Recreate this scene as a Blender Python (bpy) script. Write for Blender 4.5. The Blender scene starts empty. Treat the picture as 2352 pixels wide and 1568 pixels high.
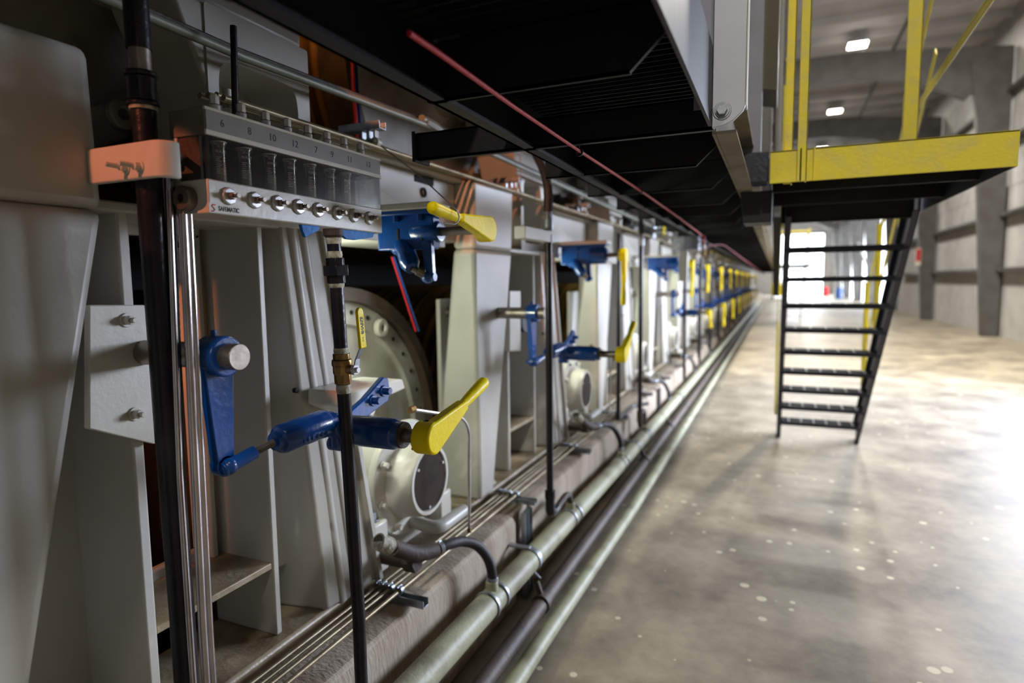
import bpy, bmesh, math, random
from mathutils import Vector, Matrix
random.seed(7)
SC = bpy.context.scene
COL = SC.collection
PI = math.pi

# ------------------------------------------------------------------ camera
FPX = 1397.0
def nrm(v): return Vector(v).normalized()
YC = nrm((609, 141, FPX))                       # machine direction seen by the camera (right, up, forward)
XC = nrm((3226, -94, -FPX)); XC = (XC - YC*XC.dot(YC)).normalized()
ZC = XC.cross(YC)
if ZC.y < 0: ZC = -ZC
EYE = Vector((0, 0, 1.6))
cam_d = bpy.data.cameras.new('camera'); cam = bpy.data.objects.new('camera', cam_d); COL.objects.link(cam)
cam_d.sensor_width = 36; cam_d.lens = FPX/2352*36
right = Vector((XC.x, YC.x, ZC.x)); up = Vector((XC.y, YC.y, ZC.y)); fwd = Vector((XC.z, YC.z, ZC.z))
m = Matrix((( right.x, up.x, -fwd.x, EYE.x), (right.y, up.y, -fwd.y, EYE.y), (right.z, up.z, -fwd.z, EYE.z), (0, 0, 0, 1)))
cam.matrix_world = m
cam_d.clip_start = .05; cam_d.clip_end = 300
cam_d.dof.use_dof = True; cam_d.dof.focus_distance = 1.58; cam_d.dof.aperture_fstop = 1.55
SC.camera = cam
SC.view_settings.view_transform = 'Standard'; SC.view_settings.look = 'None'
SC.view_settings.exposure = 0.48; SC.view_settings.gamma = 1.0; SC.view_settings.use_curve_mapping = False
SC.cycles.max_bounces = 7; SC.cycles.transparent_max_bounces = 12
SC.cycles.caustics_reflective = False; SC.cycles.caustics_refractive = False
SC.cycles.sample_clamp_indirect = 6

# ------------------------------------------------------------------ world and lights
W = bpy.data.worlds.new('daylight'); SC.world = W; W.use_nodes = True
W.node_tree.nodes['Background'].inputs[0].default_value = (.86, .93, 1, 1)
W.node_tree.nodes['Background'].inputs[1].default_value = 4.0
def area(name, loc, aim, sx, sy, power, col):
    l = bpy.data.lights.new(name, 'AREA'); l.shape = 'RECTANGLE'; l.size = sx; l.size_y = sy; l.energy = power; l.color = col
    o = bpy.data.objects.new(name, l); COL.objects.link(o); o.location = loc
    o.rotation_euler = (Vector(aim)-Vector(loc)).to_track_quat('-Z', 'Y').to_euler(); return o
# sky daylight through the window band of the right wall
wl = area('window_daylight', (5.35, 10.6, 2.6), (-1.2, 6.6, 1.2), 5.6, 2.2, 520, (.72, .80, 1)); wl.data.spread = math.radians(95)
# daylight through the open end door
area('door_daylight', (2.4, 72.5, 3.2), (2, 40, 1.0), 4.4, 6.0, 1300, (.86, .93, 1))
# side door openings further down the aisle
for _y in (41.1, 48.8, 56.4, 64):
    area('side_opening_daylight', (5.45, _y, 3.0), (0, _y-1, 1), 3.2, 5, 110, (.85, .92, 1))
# greenish fill lights added unseen behind the frame legs
for _k in range(5):
    area('greenish_fill', (-1.60, 1.72+2.24*_k, 1.62), (-1.46, 2.62+2.24*_k, 1.15), .08, .22, 5, (.94, 1, .80))
# warm sodium work lamps under the added hood
def sodium(loc, aim, power, deg, col):
    l = bpy.data.lights.new('sodium_lamp', 'SPOT'); l.energy = power; l.color = col; l.spot_size = math.radians(deg); l.spot_blend = .12; l.shadow_soft_size = .012
    o = bpy.data.objects.new('sodium_lamp', l); COL.objects.link(o); o.location = loc
    o.rotation_euler = (Vector(aim)-Vector(loc)).to_track_quat('-Z', 'Y').to_euler()
sodium((-1.34, -.42, 2.66), (-1.215, .87, 1.835), 48, 9.6, (1, .27, .13))
sodium((-1.14, .9, 2.66), (-1.46, 3.05, 2.06), 70, 24, (1, .36, .16))
sodium((-1.95, 1.75, 3.0), (-2.15, 2.42, 2.5), 4.5, 60, (1, .42, .14))
sodium((-1.712, .80, 1.45), (-1.68, 1.33, 1.15), 4.5, 95, (1, .26, .07))
LAMP_Y = [-9.5, -1.9, 5.7, 13.3, 20.9, 28.5, 36.1, 43.7, 51.3, 59, 66.5]
for _y in LAMP_Y:
    area('high_bay_beam', (1.96, _y, 8.33), (1.96, _y, 0), .32, .32, {-9.5: 620, -1.9: 90, 5.7: 330, 13.3: 1200, 20.9: 420}.get(_y, 260), (1, .95, .85))

# ------------------------------------------------------------------ survey helper: a photo measurement turned into a point on a real plane of the place
def at(x, y, X=None, Y=None, Z=None):
    q = nrm((x-1176, -(y-784), FPX)); r = Vector((XC.dot(q), YC.dot(q), ZC.dot(q)))
    t = X/r.x if X is not None else (Y/r.y if Y is not None else (Z-1.6)/r.z)
    return EYE + r*t

# ------------------------------------------------------------------ materials
def s2l(c):
    c = c/255.0
    return c/12.92 if c <= .04045 else ((c+.055)/1.055)**2.4
def rgb(r, g, b): return (s2l(r), s2l(g), s2l(b), 1)
def mat(name, c1, rough=.5, metal=0, c2=None, scale=6, bump=0, bscale=60, spec=.5, lo=.4, hi=.7, coat=0, detail=6, stretch=None):
    M = bpy.data.materials.new(name); M.use_nodes = True; N = M.node_tree.nodes; L = M.node_tree.links
    P = N['Principled BSDF']; P.inputs['Roughness'].default_value = rough; P.inputs['Metallic'].default_value = metal
    P.inputs['Specular IOR Level'].default_value = spec; P.inputs['Coat Weight'].default_value = coat
    P.inputs['Base Color'].default_value = rgb(*c1)
    tc = N.new('ShaderNodeTexCoord'); src = tc.outputs['Object']
    if stretch:
        mp = N.new('ShaderNodeMapping'); mp.inputs['Scale'].default_value = stretch; L.new(src, mp.inputs[0]); src = mp.outputs[0]
    if c2:
        n = N.new('ShaderNodeTexNoise'); n.inputs['Scale'].default_value = scale; n.inputs['Detail'].default_value = detail; L.new(src, n.inputs['Vector'])
        r = N.new('ShaderNodeValToRGB'); r.color_ramp.elements[0].position = lo; r.color_ramp.elements[1].position = hi
        r.color_ramp.elements[0].color = rgb(*c1); r.color_ramp.elements[1].color = rgb(*c2)
        L.new(n.outputs[0], r.inputs[0]); L.new(r.outputs[0], P.inputs['Base Color'])
    if bump:
        n2 = N.new('ShaderNodeTexNoise'); n2.inputs['Scale'].default_value = bscale; n2.inputs['Detail'].default_value = 4; L.new(src, n2.inputs['Vector'])
        b = N.new('ShaderNodeBump'); b.inputs['Strength'].default_value = bump; b.inputs['Distance'].default_value = .01
        L.new(n2.outputs[0], b.inputs['Height']); L.new(b.outputs[0], P.inputs['Normal'])
    return M
def emis(name, c, k):
    M = bpy.data.materials.new(name); M.use_nodes = True; N = M.node_tree.nodes; P = N['Principled BSDF']
    P.inputs['Base Color'].default_value = rgb(*c); P.inputs['Emission Color'].default_value = rgb(*c); P.inputs['Emission Strength'].default_value = k
    return M
PAINT = mat('machine_paint', (190, 187, 178), .38, c2=(172, 167, 154), scale=3, bump=.12, bscale=35, lo=.45, hi=.85)
PAINTW = mat('pale_paint', (214, 211, 202), .36, c2=(200, 196, 182), scale=4, bump=.08)
PAINTD = mat('dark_casting_paint', (120, 116, 108), .55, c2=(84, 78, 70), scale=5, bump=.2)  # darker grey with random mottling
HEADM = mat('dryer_head_paint', (184, 182, 172), .45, c2=(146, 140, 126), scale=5, bump=.2)
DIRTY = mat('oily_paint', (168, 154, 128), .42, c2=(112, 92, 62), scale=7, bump=.2, lo=.42, hi=.75)
BLUE = mat('blue_enamel', (4, 74, 152), .28, c2=(4, 54, 118), scale=9, bump=.15, bscale=45, coat=.3)
YEL = mat('yellow_enamel', (255, 228, 0), .42, c2=(248, 214, 0), scale=12, bump=.2, bscale=40, lo=.5, hi=.8, spec=.2)
YSTEEL = mat('yellow_rail_paint', (246, 226, 52), .5, c2=(228, 212, 104), scale=14, bump=.15, lo=.45, hi=.75)
BLKP = mat('black_pipe_steel', (24, 22, 30), .3, metal=.35, c2=(40, 36, 40), scale=14, bump=.12, bscale=80)
BLK = mat('black_structure_paint', (9, 9, 12), .55, c2=(15, 15, 22), scale=8, bump=.1)
BLKB = mat('black_stair_paint', (22, 24, 42), .42, c2=(32, 34, 54), scale=10, bump=.15)
CHROME = mat('polished_tube', (205, 200, 205), .16, metal=1, c2=(170, 160, 160), scale=6)
STEEL = mat('bare_steel', (150, 140, 130), .42, metal=.85, c2=(112, 102, 92), scale=20, bump=.05)
ZINC = mat('galvanised_steel', (168, 174, 180), .42, metal=.75, c2=(130, 136, 144), scale=18, bump=.08)
SATIN = mat('satin_fitting', (214, 213, 216), .4, metal=.3)
BRASS = mat('brass', (170, 136, 86), .34, metal=.9, c2=(128, 98, 60), scale=20, bump=.12)
TAPE = mat('thread_tape', (196, 190, 172), .7, c2=(120, 112, 92), scale=60, bump=.4, bscale=120)
RUST = mat('rusty_pipe', (74, 60, 52), .65, c2=(48, 40, 38), scale=12, bump=.35)
BROWN = mat('brown_rust_rim', (72, 58, 42), .6, c2=(44, 36, 30), scale=9, bump=.2)
RUBBER = mat('rubber_hose', (30, 28, 28), .6, c2=(42, 38, 36), scale=20, bump=.2)
WEATH = mat('weathered_pipe_paint', (172, 172, 142), .5, c2=(112, 102, 78), scale=5, bump=.2, lo=.5, hi=.78)
WEATH2 = mat('green_conduit', (118, 122, 104), .45, c2=(92, 96, 80), scale=7, bump=.1)
TUBEM = mat('dull_tube', (160, 148, 118), .4, metal=.45, c2=(112, 96, 70), scale=10)
BRPIPE = mat('brown_floor_pipe', (96, 82, 70), .6, c2=(72, 62, 54), scale=6, bump=.25)
CONC = mat('plinth_concrete', (180, 166, 148), .8, c2=(128, 108, 86), scale=2.6, bump=.5, bscale=30, lo=.35, hi=.75, stretch=(1.5, 2.6, .7))
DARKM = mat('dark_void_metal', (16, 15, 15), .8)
GLASSD = mat('dark_port_plate', (62, 52, 44), .6, c2=(42, 36, 32), scale=9, bump=.1, spec=.08)
SHELLD = mat('shaded_dryer_shell', (34, 28, 22), .5, c2=(20, 17, 14), scale=1.4, stretch=(26, .4, .4))  # copy of the gold shell with the gap's shade painted into its colour
PLATEM = mat('pale_blue_grey_plate', (206, 210, 222), .4, c2=(192, 196, 210), scale=5)
FASCIA = mat('grey_brown_channel', (150, 140, 124), .8, c2=(112, 102, 88), scale=4, spec=.1)
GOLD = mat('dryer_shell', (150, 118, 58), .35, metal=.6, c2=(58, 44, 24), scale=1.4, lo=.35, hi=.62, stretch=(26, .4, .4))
RED = mat('red_cord', (196, 30, 40), .5, bump=.3, bscale=200)
CORDD = mat('dark_red_cord', (110, 26, 34), .7)
REDS = mat('red_switch', (190, 20, 28), .4)
TAPEB = mat('blue_masking_tape', (20, 136, 228), .6, c2=(14, 110, 200), scale=20, bump=.5, bscale=60)
NUMP = mat('grey_number_plate', (134, 132, 128), .45, c2=(118, 116, 112), scale=10)
WHITEP = mat('white_print', (255, 255, 255), .7)
BLKINK = mat('black_ink', (22, 20, 22), .6)
REDINK = mat('red_ink', (190, 30, 34), .6)
LABELM = mat('label_sticker', (214, 208, 196), .5)
CLAD = mat('wall_cladding', (176, 174, 172), .5, c2=(160, 158, 156), scale=2)
ROOFM = mat('roof_sheet', (196, 196, 198), .6, c2=(182, 182, 184), scale=1.5)
PRIMER = mat('grey_primer_steel', (84, 82, 80), .6, c2=(70, 66, 64), scale=3)
GREYP = mat('blue_grey_paint', (150, 152, 168), .5, c2=(138, 138, 152), scale=6)
OLIVE = mat('olive_box_paint', (92, 84, 62), .5, c2=(76, 68, 50), scale=4)
OIL = mat('grease_liquid', (232, 230, 218), .3)
LENS = emis('lamp_lens', (255, 246, 230), 14)
def clear(name, tint, k_gl, haze):
    M = bpy.data.materials.new(name); M.use_nodes = True; N = M.node_tree.nodes; L = M.node_tree.links
    for n in list(N):
        if n.type == 'BSDF_PRINCIPLED': N.remove(n)
    out = [n for n in N if n.type == 'OUTPUT_MATERIAL'][0]
    t = N.new('ShaderNodeBsdfTransparent'); t.inputs[0].default_value = rgb(*tint)
    g = N.new('ShaderNodeBsdfGlossy'); g.inputs['Roughness'].default_value = .12; g.inputs[0].default_value = (1, 1, 1, 1)
    d = N.new('ShaderNodeBsdfDiffuse'); d.inputs[0].default_value = rgb(190, 186, 176)
    fr = N.new('ShaderNodeFresnel'); fr.inputs[0].default_value = 1.25
    a = N.new('ShaderNodeMixShader'); b = N.new('ShaderNodeMixShader')
    no = N.new('ShaderNodeTexNoise'); no.inputs['Scale'].default_value = 14
    tc = N.new('ShaderNodeTexCoord'); L.new(tc.outputs['Object'], no.inputs['Vector'])
    ma = N.new('ShaderNodeMath'); ma.operation = 'MULTIPLY'; ma.inputs[1].default_value = haze; L.new(no.outputs[0], ma.inputs[0])
    L.new(ma.outputs[0], a.inputs[0]); L.new(t.outputs[0], a.inputs[1]); L.new(d.outputs[0], a.inputs[2])
    mb = N.new('ShaderNodeMath'); mb.operation = 'MULTIPLY'; mb.inputs[1].default_value = k_gl; L.new(fr.outputs[0], mb.inputs[0])
    L.new(mb.outputs[0], b.inputs[0]); L.new(a.outputs[0], b.inputs[1]); L.new(g.outputs[0], b.inputs[2])
    L.new(b.outputs[0], out.inputs[0]); return M
SHADEM = clear('shade_sheet', (34, 33, 32), .4, .02)  # dark tint stands in for the shade behind the vials
CLEAR = clear('clear_plastic', (240, 240, 238), .8, .06)
GLASS = clear('vial_glass', (236, 238, 240), 3.0, .34)

# polished concrete floor: stains, paint specks
def floor_mat():
    M = bpy.data.materials.new('polished_concrete'); M.use_nodes = True; N = M.node_tree.nodes; L = M.node_tree.links; P = N['Principled BSDF']
    tc = N.new('ShaderNodeTexCoord')
    n1 = N.new('ShaderNodeTexNoise'); n1.inputs['Scale'].default_value = 1.5; n1.inputs['Detail'].default_value = 10; n1.inputs['Roughness'].default_value = .70
    L.new(tc.outputs['Object'], n1.inputs['Vector'])
    r1 = N.new('ShaderNodeValToRGB'); r1.color_ramp.elements[0].position = .32; r1.color_ramp.elements[1].position = .72
    r1.color_ramp.elements[0].color = rgb(98, 89, 76); r1.color_ramp.elements[1].color = rgb(182, 170, 148); L.new(n1.outputs[0], r1.inputs[0])
    v = N.new('ShaderNodeTexVoronoi'); v.inputs['Scale'].default_value = 7.5; L.new(tc.outputs['Object'], v.inputs['Vector'])
    n3 = N.new('ShaderNodeTexNoise'); n3.inputs['Scale'].default_value = 2.0; L.new(tc.outputs['Object'], n3.inputs['Vector'])
    th = N.new('ShaderNodeMath'); th.operation = 'MULTIPLY_ADD'; L.new(n3.outputs[0], th.inputs[0]); th.inputs[1].default_value = .62; th.inputs[2].default_value = -.215
    lt = N.new('ShaderNodeMath'); lt.operation = 'LESS_THAN'; L.new(v.outputs['Distance'], lt.inputs[0]); L.new(th.outputs[0], lt.inputs[1])
    mx = N.new('ShaderNodeMix'); mx.data_type = 'RGBA'; L.new(lt.outputs[0], mx.inputs[0]); L.new(r1.outputs[0], mx.inputs[6]); mx.inputs[7].default_value = rgb(206, 196, 172)
    L.new(mx.outputs[2], P.inputs['Base Color'])
    n2 = N.new('ShaderNodeTexNoise'); n2.inputs['Scale'].default_value = 3; n2.inputs['Detail'].default_value = 5; L.new(tc.outputs['Object'], n2.inputs['Vector'])
    r2 = N.new('ShaderNodeMapRange'); r2.inputs[3].default_value = .36; r2.inputs[4].default_value = .62; L.new(n2.outputs[0], r2.inputs[0]); L.new(r2.outputs[0], P.inputs['Roughness'])
    b = N.new('ShaderNodeBump'); b.inputs['Strength'].default_value = .08; b.inputs['Distance'].default_value = .01
    n4 = N.new('ShaderNodeTexNoise'); n4.inputs['Scale'].default_value = 12; L.new(tc.outputs['Object'], n4.inputs['Vector']); L.new(n4.outputs[0], b.inputs['Height']); L.new(b.outputs[0], P.inputs['Normal'])
    return M
FLOORM = floor_mat()

# ------------------------------------------------------------------ mesh builder
def V(*a): return Vector(a)
class MB:
    def __init__(s): s.v = []; s.f = []
    def add(s, vs, fs):
        k = len(s.v); s.v += [Vector(p) for p in vs]; s.f += [[i+k for i in f] for f in fs]; return s
    def box(s, x0, x1, y0, y1, z0, z1):
        return s.add([(x, y, z) for x in (x0, x1) for y in (y0, y1) for z in (z0, z1)],
                     [(0, 1, 3, 2), (4, 6, 7, 5), (0, 4, 5, 1), (2, 3, 7, 6), (0, 2, 6, 4), (1, 5, 7, 3)])
    def hexa(s, bot, top):            # four corners below, four above
        return s.add(list(bot)+list(top), [(3, 2, 1, 0), (4, 5, 6, 7), (0, 1, 5, 4), (1, 2, 6, 5), (2, 3, 7, 6), (3, 0, 4, 7)])
    def prism(s, pts, ax, a, b):
        n = len(pts)
        f = {'x': lambda p, t: (t, p[0], p[1]), 'y': lambda p, t: (p[0], t, p[1]), 'z': lambda p, t: (p[0], p[1], t)}[ax]
        return s.add([f(p, a) for p in pts]+[f(p, b) for p in pts], [list(range(n))[::-1], list(range(n, 2*n))]+[(i, (i+1) % n, (i+1) % n+n, i+n) for i in range(n)])
    def frame(s, d):
        d = Vector(d).normalized(); a = V(0, 0, 1) if abs(d.z) < .9 else V(1, 0, 0)
        u = d.cross(a).normalized(); return d, u, d.cross(u)
    def lathe(s, p, d, prof, n=20, ph=0):
        d, u, w = s.frame(d); p = Vector(p); vs = []; fs = []
        for t, r in prof:
            for i in range(n):
                a = 2*PI*i/n+ph; vs.append(p+d*t+(u*math.cos(a)+w*math.sin(a))*max(r, 1e-5))
        for k in range(len(prof)-1):
            for i in range(n): fs.append((k*n+i, k*n+(i+1) % n, (k+1)*n+(i+1) % n, (k+1)*n+i))
        if prof[0][1] > 1e-4: fs.append(list(range(n))[::-1])
        if prof[-1][1] > 1e-4: fs.append([(len(prof)-1)*n+i for i in range(n)])
        return s.add(vs, fs)
    def cyl(s, a, b, r, r2=None, n=16, ph=0):
        a = Vector(a); b = Vector(b); return s.lathe(a, b-a, [(0, r), ((b-a).length, r if r2 is None else r2)], n, ph)
    def tube(s, path, r, n=12, cap=True):
        P = [Vector(p) for p in path]; vs = []; fs = []; u = None
        for i, p in enumerate(P):
            t = (P[min(i+1, len(P)-1)]-P[max(i-1, 0)]).normalized()
            if u is None: _, u, _w = s.frame(t)
            u = (u-t*u.dot(t)).normalized(); w = t.cross(u)
            rr = r(i/(len(P)-1)) if callable(r) else r
            for k in range(n):
                a = 2*PI*k/n; vs.append(p+(u*math.cos(a)+w*math.sin(a))*rr)
        for i in range(len(P)-1):
            for k in range(n): fs.append((i*n+k, i*n+(k+1) % n, (i+1)*n+(k+1) % n, (i+1)*n+k))
        if cap: fs.append(list(range(n))[::-1]); fs.append([(len(P)-1)*n+k for k in range(n)])
        return s.add(vs, fs)
    def ball(s, c, r, n=14, d=(0, 0, 1), k=1):
        m = 8; return s.lathe(Vector(c), d, [(-r*k*math.cos(PI*i/m), r*math.sin(PI*i/m)) for i in range(m+1)], n)
    def ring(s, p, d, ro, ri, h, n=28):
        d, u, w = s.frame(d); p = Vector(p); vs = []; fs = []
        for (t, r) in ((0, ri), (0, ro), (h, ro), (h, ri)):
            for i in range(n):
                a = 2*PI*i/n; vs.append(p+d*t+(u*math.cos(a)+w*math.sin(a))*r)
        for k in range(4):
            for i in range(n): fs.append((k*n+i, k*n+(i+1) % n, ((k+1) % 4)*n+(i+1) % n, ((k+1) % 4)*n+i))
        return s.add(vs, fs)
    def bolt(s, p, d, r, h, washer=True):
        p = Vector(p); d = Vector(d).normalized()
        if washer: s.cyl(p, p+d*h*.22, r*1.45, n=18)
        s.cyl(p+d*h*.2 if washer else p, p+d*h, r, n=6); return s
    def channel(s, p0, p1, w, h, t, open_dir):     # U section from p0 to p1, open toward open_dir
        p0 = Vector(p0); p1 = Vector(p1); d = (p1-p0).normalized(); o = Vector(open_dir).normalized(); q = d.cross(o).normalized()
        def slab(a0, a1, b0, b1):
            vs = []
            for p in (p0, p1): vs += [p+q*a0+o*b0, p+q*a1+o*b0, p+q*a1+o*b1, p+q*a0+o*b1]
            s.add(vs, [(3, 2, 1, 0), (4, 5, 6, 7), (0, 1, 5, 4), (1, 2, 6, 5), (2, 3, 7, 6), (3, 0, 4, 7)])
        slab(-w/2, w/2, 0, t); slab(-w/2, -w/2+t, t, h); slab(w/2-t, w/2, t, h); return s
def arc(path, rad, n=7):              # round the corners of a polyline
    P = [Vector(p) for p in path]; out = [P[0]]
    for i in range(1, len(P)-1):
        a = (P[i-1]-P[i]); b = (P[i+1]-P[i]); k = min(rad, a.length*.49, b.length*.49)
        A = P[i]+a.normalized()*k; Bp = P[i]+b.normalized()*k
        for j in range(n+1):
            t = j/n; out.append(A*(1-t)**2+P[i]*2*t*(1-t)+Bp*t*t)
    out.append(P[-1]); return out

ORI = {}
def thing(name, label, cat, loc, group=None, kind=None):
    o = bpy.data.objects.new(name, None); COL.objects.link(o); o.location = loc; o.empty_display_size = .05
    ORI[o.name] = Vector(loc)
    if label: o['label'] = label
    if cat: o['category'] = cat
    if group: o['group'] = group
    if kind: o['kind'] = kind
    return o
def obj(name, b, m, parent=None, bevel=0, label=None, cat=None, group=None, kind=None, seg=2, origin=None):
    if origin is None:
        origin = ORI.get(parent.name, V(0, 0, 0)) if parent else None
    if origin is None:
        origin = sum(b.v, V(0, 0, 0))/len(b.v)
    me = bpy.data.meshes.new(name); me.from_pydata([tuple(p-origin) for p in b.v], [], b.f)
    bm = bmesh.new(); bm.from_mesh(me); bmesh.ops.recalc_face_normals(bm, faces=bm.faces); bm.to_mesh(me); bm.free()
    for p in me.polygons: p.use_smooth = True
    me.set_sharp_from_angle(angle=math.radians(38))
    me.materials.append(m); o = bpy.data.objects.new(name, me); COL.objects.link(o)
    if parent: o.parent = parent; ORI[o.name] = origin
    else: o.location = origin; ORI[o.name] = origin
    if bevel:
        md = o.modifiers.new('bevel', 'BEVEL'); md.width = bevel; md.segments = seg; md.limit_method = 'ANGLE'; md.angle_limit = math.radians(40); md.harden_normals = False
    if label: o['label'] = label
    if cat: o['category'] = cat
    if group: o['group'] = group
    if kind: o['kind'] = kind
    return o
def struct(name, b, m, bevel=0): return obj(name, b, m, None, bevel, kind='structure')
def kids(o): return list(o.children)
def dup(o, d, label=None, group=None, parent=None):
    c = o.copy(); COL.objects.link(c)
    if parent is None:
        c.location = Vector(o.location)+Vector(d)
        if label: c['label'] = label
        if group: c['group'] = group
    else: c.parent = parent
    for ch in kids(o): dup(ch, d, parent=c)
    return c
def textmesh(name, s, size, depth, M, loc, m, parent, align='CENTER', bold=0, sx=1, label=None, n_origin=None):
    cu = bpy.data.curves.new(name, 'FONT'); cu.body = s; cu.size = size; cu.extrude = depth; cu.align_x = align; cu.align_y = 'CENTER'; cu.offset = bold
    cu.resolution_u = 3
    t = bpy.data.objects.new(name, cu); COL.objects.link(t); bpy.context.view_layer.update()
    me = bpy.data.meshes.new_from_object(t.evaluated_get(bpy.context.evaluated_depsgraph_get()))
    bpy.data.objects.remove(t); bpy.data.curves.remove(cu)
    T = Matrix.Translation(Vector(loc)-ORI.get(parent.name, V(0, 0, 0))) @ M.to_4x4() @ Matrix.Diagonal((sx, 1, 1, 1))
    me.transform(T); me.materials.clear(); me.materials.append(m)
    o = bpy.data.objects.new(name, me); COL.objects.link(o); o.parent = parent
    if label: o['label'] = label
    return o
FACE_X = Matrix(((0, 0, 1), (1, 0, 0), (0, 1, 0)))       # text read from the aisle: right = +Y, up = +Z, faces +X
def yz(pts, X): return [(lambda q: (q.y, q.z))(at(x, y, X=X)) for x, y in pts]

ORD = 'nearest second third fourth fifth sixth seventh eighth ninth tenth eleventh twelfth thirteenth fourteenth fifteenth sixteenth seventeenth eighteenth nineteenth twentieth'.split()
ORD += ['twenty-'+o for o in ['first']+ORD[1:9]]+['thirtieth']
PITCH = 2.24

# ================================================================== SETTING
struct('floor', MB().box(-9, 5.75, -12, 74, -.2, 0), FLOORM)
# corrugated right wall built in segments around the window band and the side openings
def corr(b, X, y0, y1, z0, z1):
    y = y0; pts = []
    while y < y1-1e-6:
        for dy, dx in ((0, 0), (.16, 0), (.19, -.035), (.25, -.035), (.28, 0)):
            if y+dy <= y1: pts.append((X+dx, y+dy))
        y += .28
    pts.append((X, y1)); back = [(X+.06, y1), (X+.06, y0)]
    n = len(pts); vs = [(p[0], p[1], z) for z in (z0, z1) for p in pts]
    b.add(vs, [(i, i+1, n+i+1, n+i) for i in range(n-1)])
    b.box(X+.04, X+.07, y0, y1, z0, z1)
wr = MB(); XW = 5.6
corr(wr, XW, -12, 34, 4.0, 7.6); corr(wr, XW, -12, 7.6, 0, 4); corr(wr, XW, 13.6, 34, 0, 4); corr(wr, XW, 7.6, 13.6, 0, 1.3)
OPEN = [(39.3, 43.0), (47.0, 50.6), (54.6, 58.2), (62.2, 65.8)]
y = 34
for a, b_ in OPEN:
    corr(wr, XW, y, a, 0, 7.6); corr(wr, XW, a, b_, 6.2, 7.6); y = b_
corr(wr, XW, y, 74, 0, 7.6)
struct('wall_right', wr, CLAD)
w = MB(); 
for a in (7.6, 9.6, 11.6, 13.54): w.box(5.5, 5.62, a, a+.06, 1.3, 4)
for z in (1.3, 2.6, 3.94): w.box(5.5, 5.62, 7.6, 13.6, z, z+.06)
struct('window_1', w, PRIMER)
for i, z in enumerate((1.75, 3.2, 5.1, 6.4)):
    g = MB()
    for (a, b_) in ((-12, 7.55), (13.65, 34)) if z < 4 else ((-12, 34),): g.box(5.38, 5.57, a, b_, z, z+.1)
    if z > 6.2: g.box(5.38, 5.57, 34, 74, z, z+.1)
    struct('trim_%d' % (i+1), g, PRIMER, .005)
COLY = [-10, -2.4, 5.2, 12.8, 20.4, 28, 35.6, 43.2, 50.8, 58.4, 66]
tn = 5
for y in COLY:                        # tapered columns with haunches and roof beams
    g = MB()
    g.prism([(5.15, 0), (5.5, 0), (5.5, 7.3), (4.55, 7.3), (4.75, 6.0)], 'y', y-.13, y+.13)
    g.prism([(5.5, 7.3), (4.5, 6.35), (3.3, 7.0), (1.8, 7.25), (-8.8, 7.3), (-8.8, 8.0), (1.8, 8.0), (5.5, 7.6)], 'y', y-.1, y+.1)
    struct('trim_%d' % tn, g, PRIMER, .006); tn += 1
roof = MB(); n = 0
for k in range(-9, 6):
    pass
roof.box(-9, 5.75, -12, 74, 8.75, 8.85)
struct('ceiling', roof, ROOFM)
g = MB(); 
y = -11
while y < 74: g.box(-8.8, 5.6, y, y+.06, 8.52, 8.74); y += 1.52
struct('trim_%d' % tn, g, ROOFM); tn += 1
g = MB()
for x in (-6, -3, 0, 3): g.box(x, x+.05, -12, 74, 8.42, 8.52)
struct('trim_%d' % tn, g, PRIMER); tn += 1
wf = MB(); wf.box(-9, .35, 73.6, 73.9, 0, 8.8); wf.box(4.5, 5.7, 73.6, 73.9, 0, 8.8); wf.box(.35, 4.5, 73.6, 73.9, 6.5, 8.8)
struct('wall_far', wf, CLAD)
struct('door_1', MB().box(.25, .35, 73.45, 73.6, 0, 6.6).box(4.5, 4.6, 73.45, 73.6, 0, 6.6).box(.25, 4.6, 73.45, 73.6, 6.5, 6.62), PRIMER)
struct('wall_left', MB().box(-9, -8.8, -12, 74, 0, 8.8), PRIMER)
struct('wall_near', MB().box(-9, 5.75, -12.2, -12, 0, 8.8), CLAD)
struct('wall_upper_right', MB().box(5.6, 5.7, -12, 74, 7.6, 8.8), CLAD)

# lamps of the hall
la0 = None
for i, y in enumerate(LAMP_Y):
    if la0 is None:
        t = thing('high_bay_light', None, 'ceiling light', (1.96, y, 8.35), 'high bay lights over the aisle')
        obj('housing', MB().prism([(1.70, 8.36), (2.22, 8.36), (2.1, 8.5), (1.82, 8.5)], 'y', y-.27, y+.27).cyl((1.96, y, 8.5), (1.96, y, 8.75), .012, n=8), ZINC, t, .006)
        obj('lens', MB().box(1.72, 2.2, y-.25, y+.25, 8.345, 8.362), LENS, t)
        la0 = t; o = t
    else: o = dup(la0, (0, y-LAMP_Y[0], 0))
    lab = {28.5: 'square glowing high bay light hanging between the two roof beams, largest in view', 36.1: 'second glowing high bay light, just above the yellow beam of the landing'}.get(y)
    o['label'] = lab or '%s high bay light of the aisle, counted from the near wall' % (ORD[i] if i else 'first')

# ================================================================== PLINTH
pl = MB(); pl.prism([(-1.685, 0), (-1.16, 0), (-1.16, .41), (-1.175, .44), (-1.205, .45), (-1.685, .45)], 'y', -12, 2.69)
pl.prism([(-1.685, 0), (-1.16, 0), (-1.16, .41), (-1.175, .44), (-1.205, .45), (-1.685, .45)], 'y', 2.9, 60)
pl.box(-1.685, -1.185, 2.69, 2.9, 0, .445)
o = obj('concrete_plinth', pl, CONC, None, .01, kind='structure')

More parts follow.
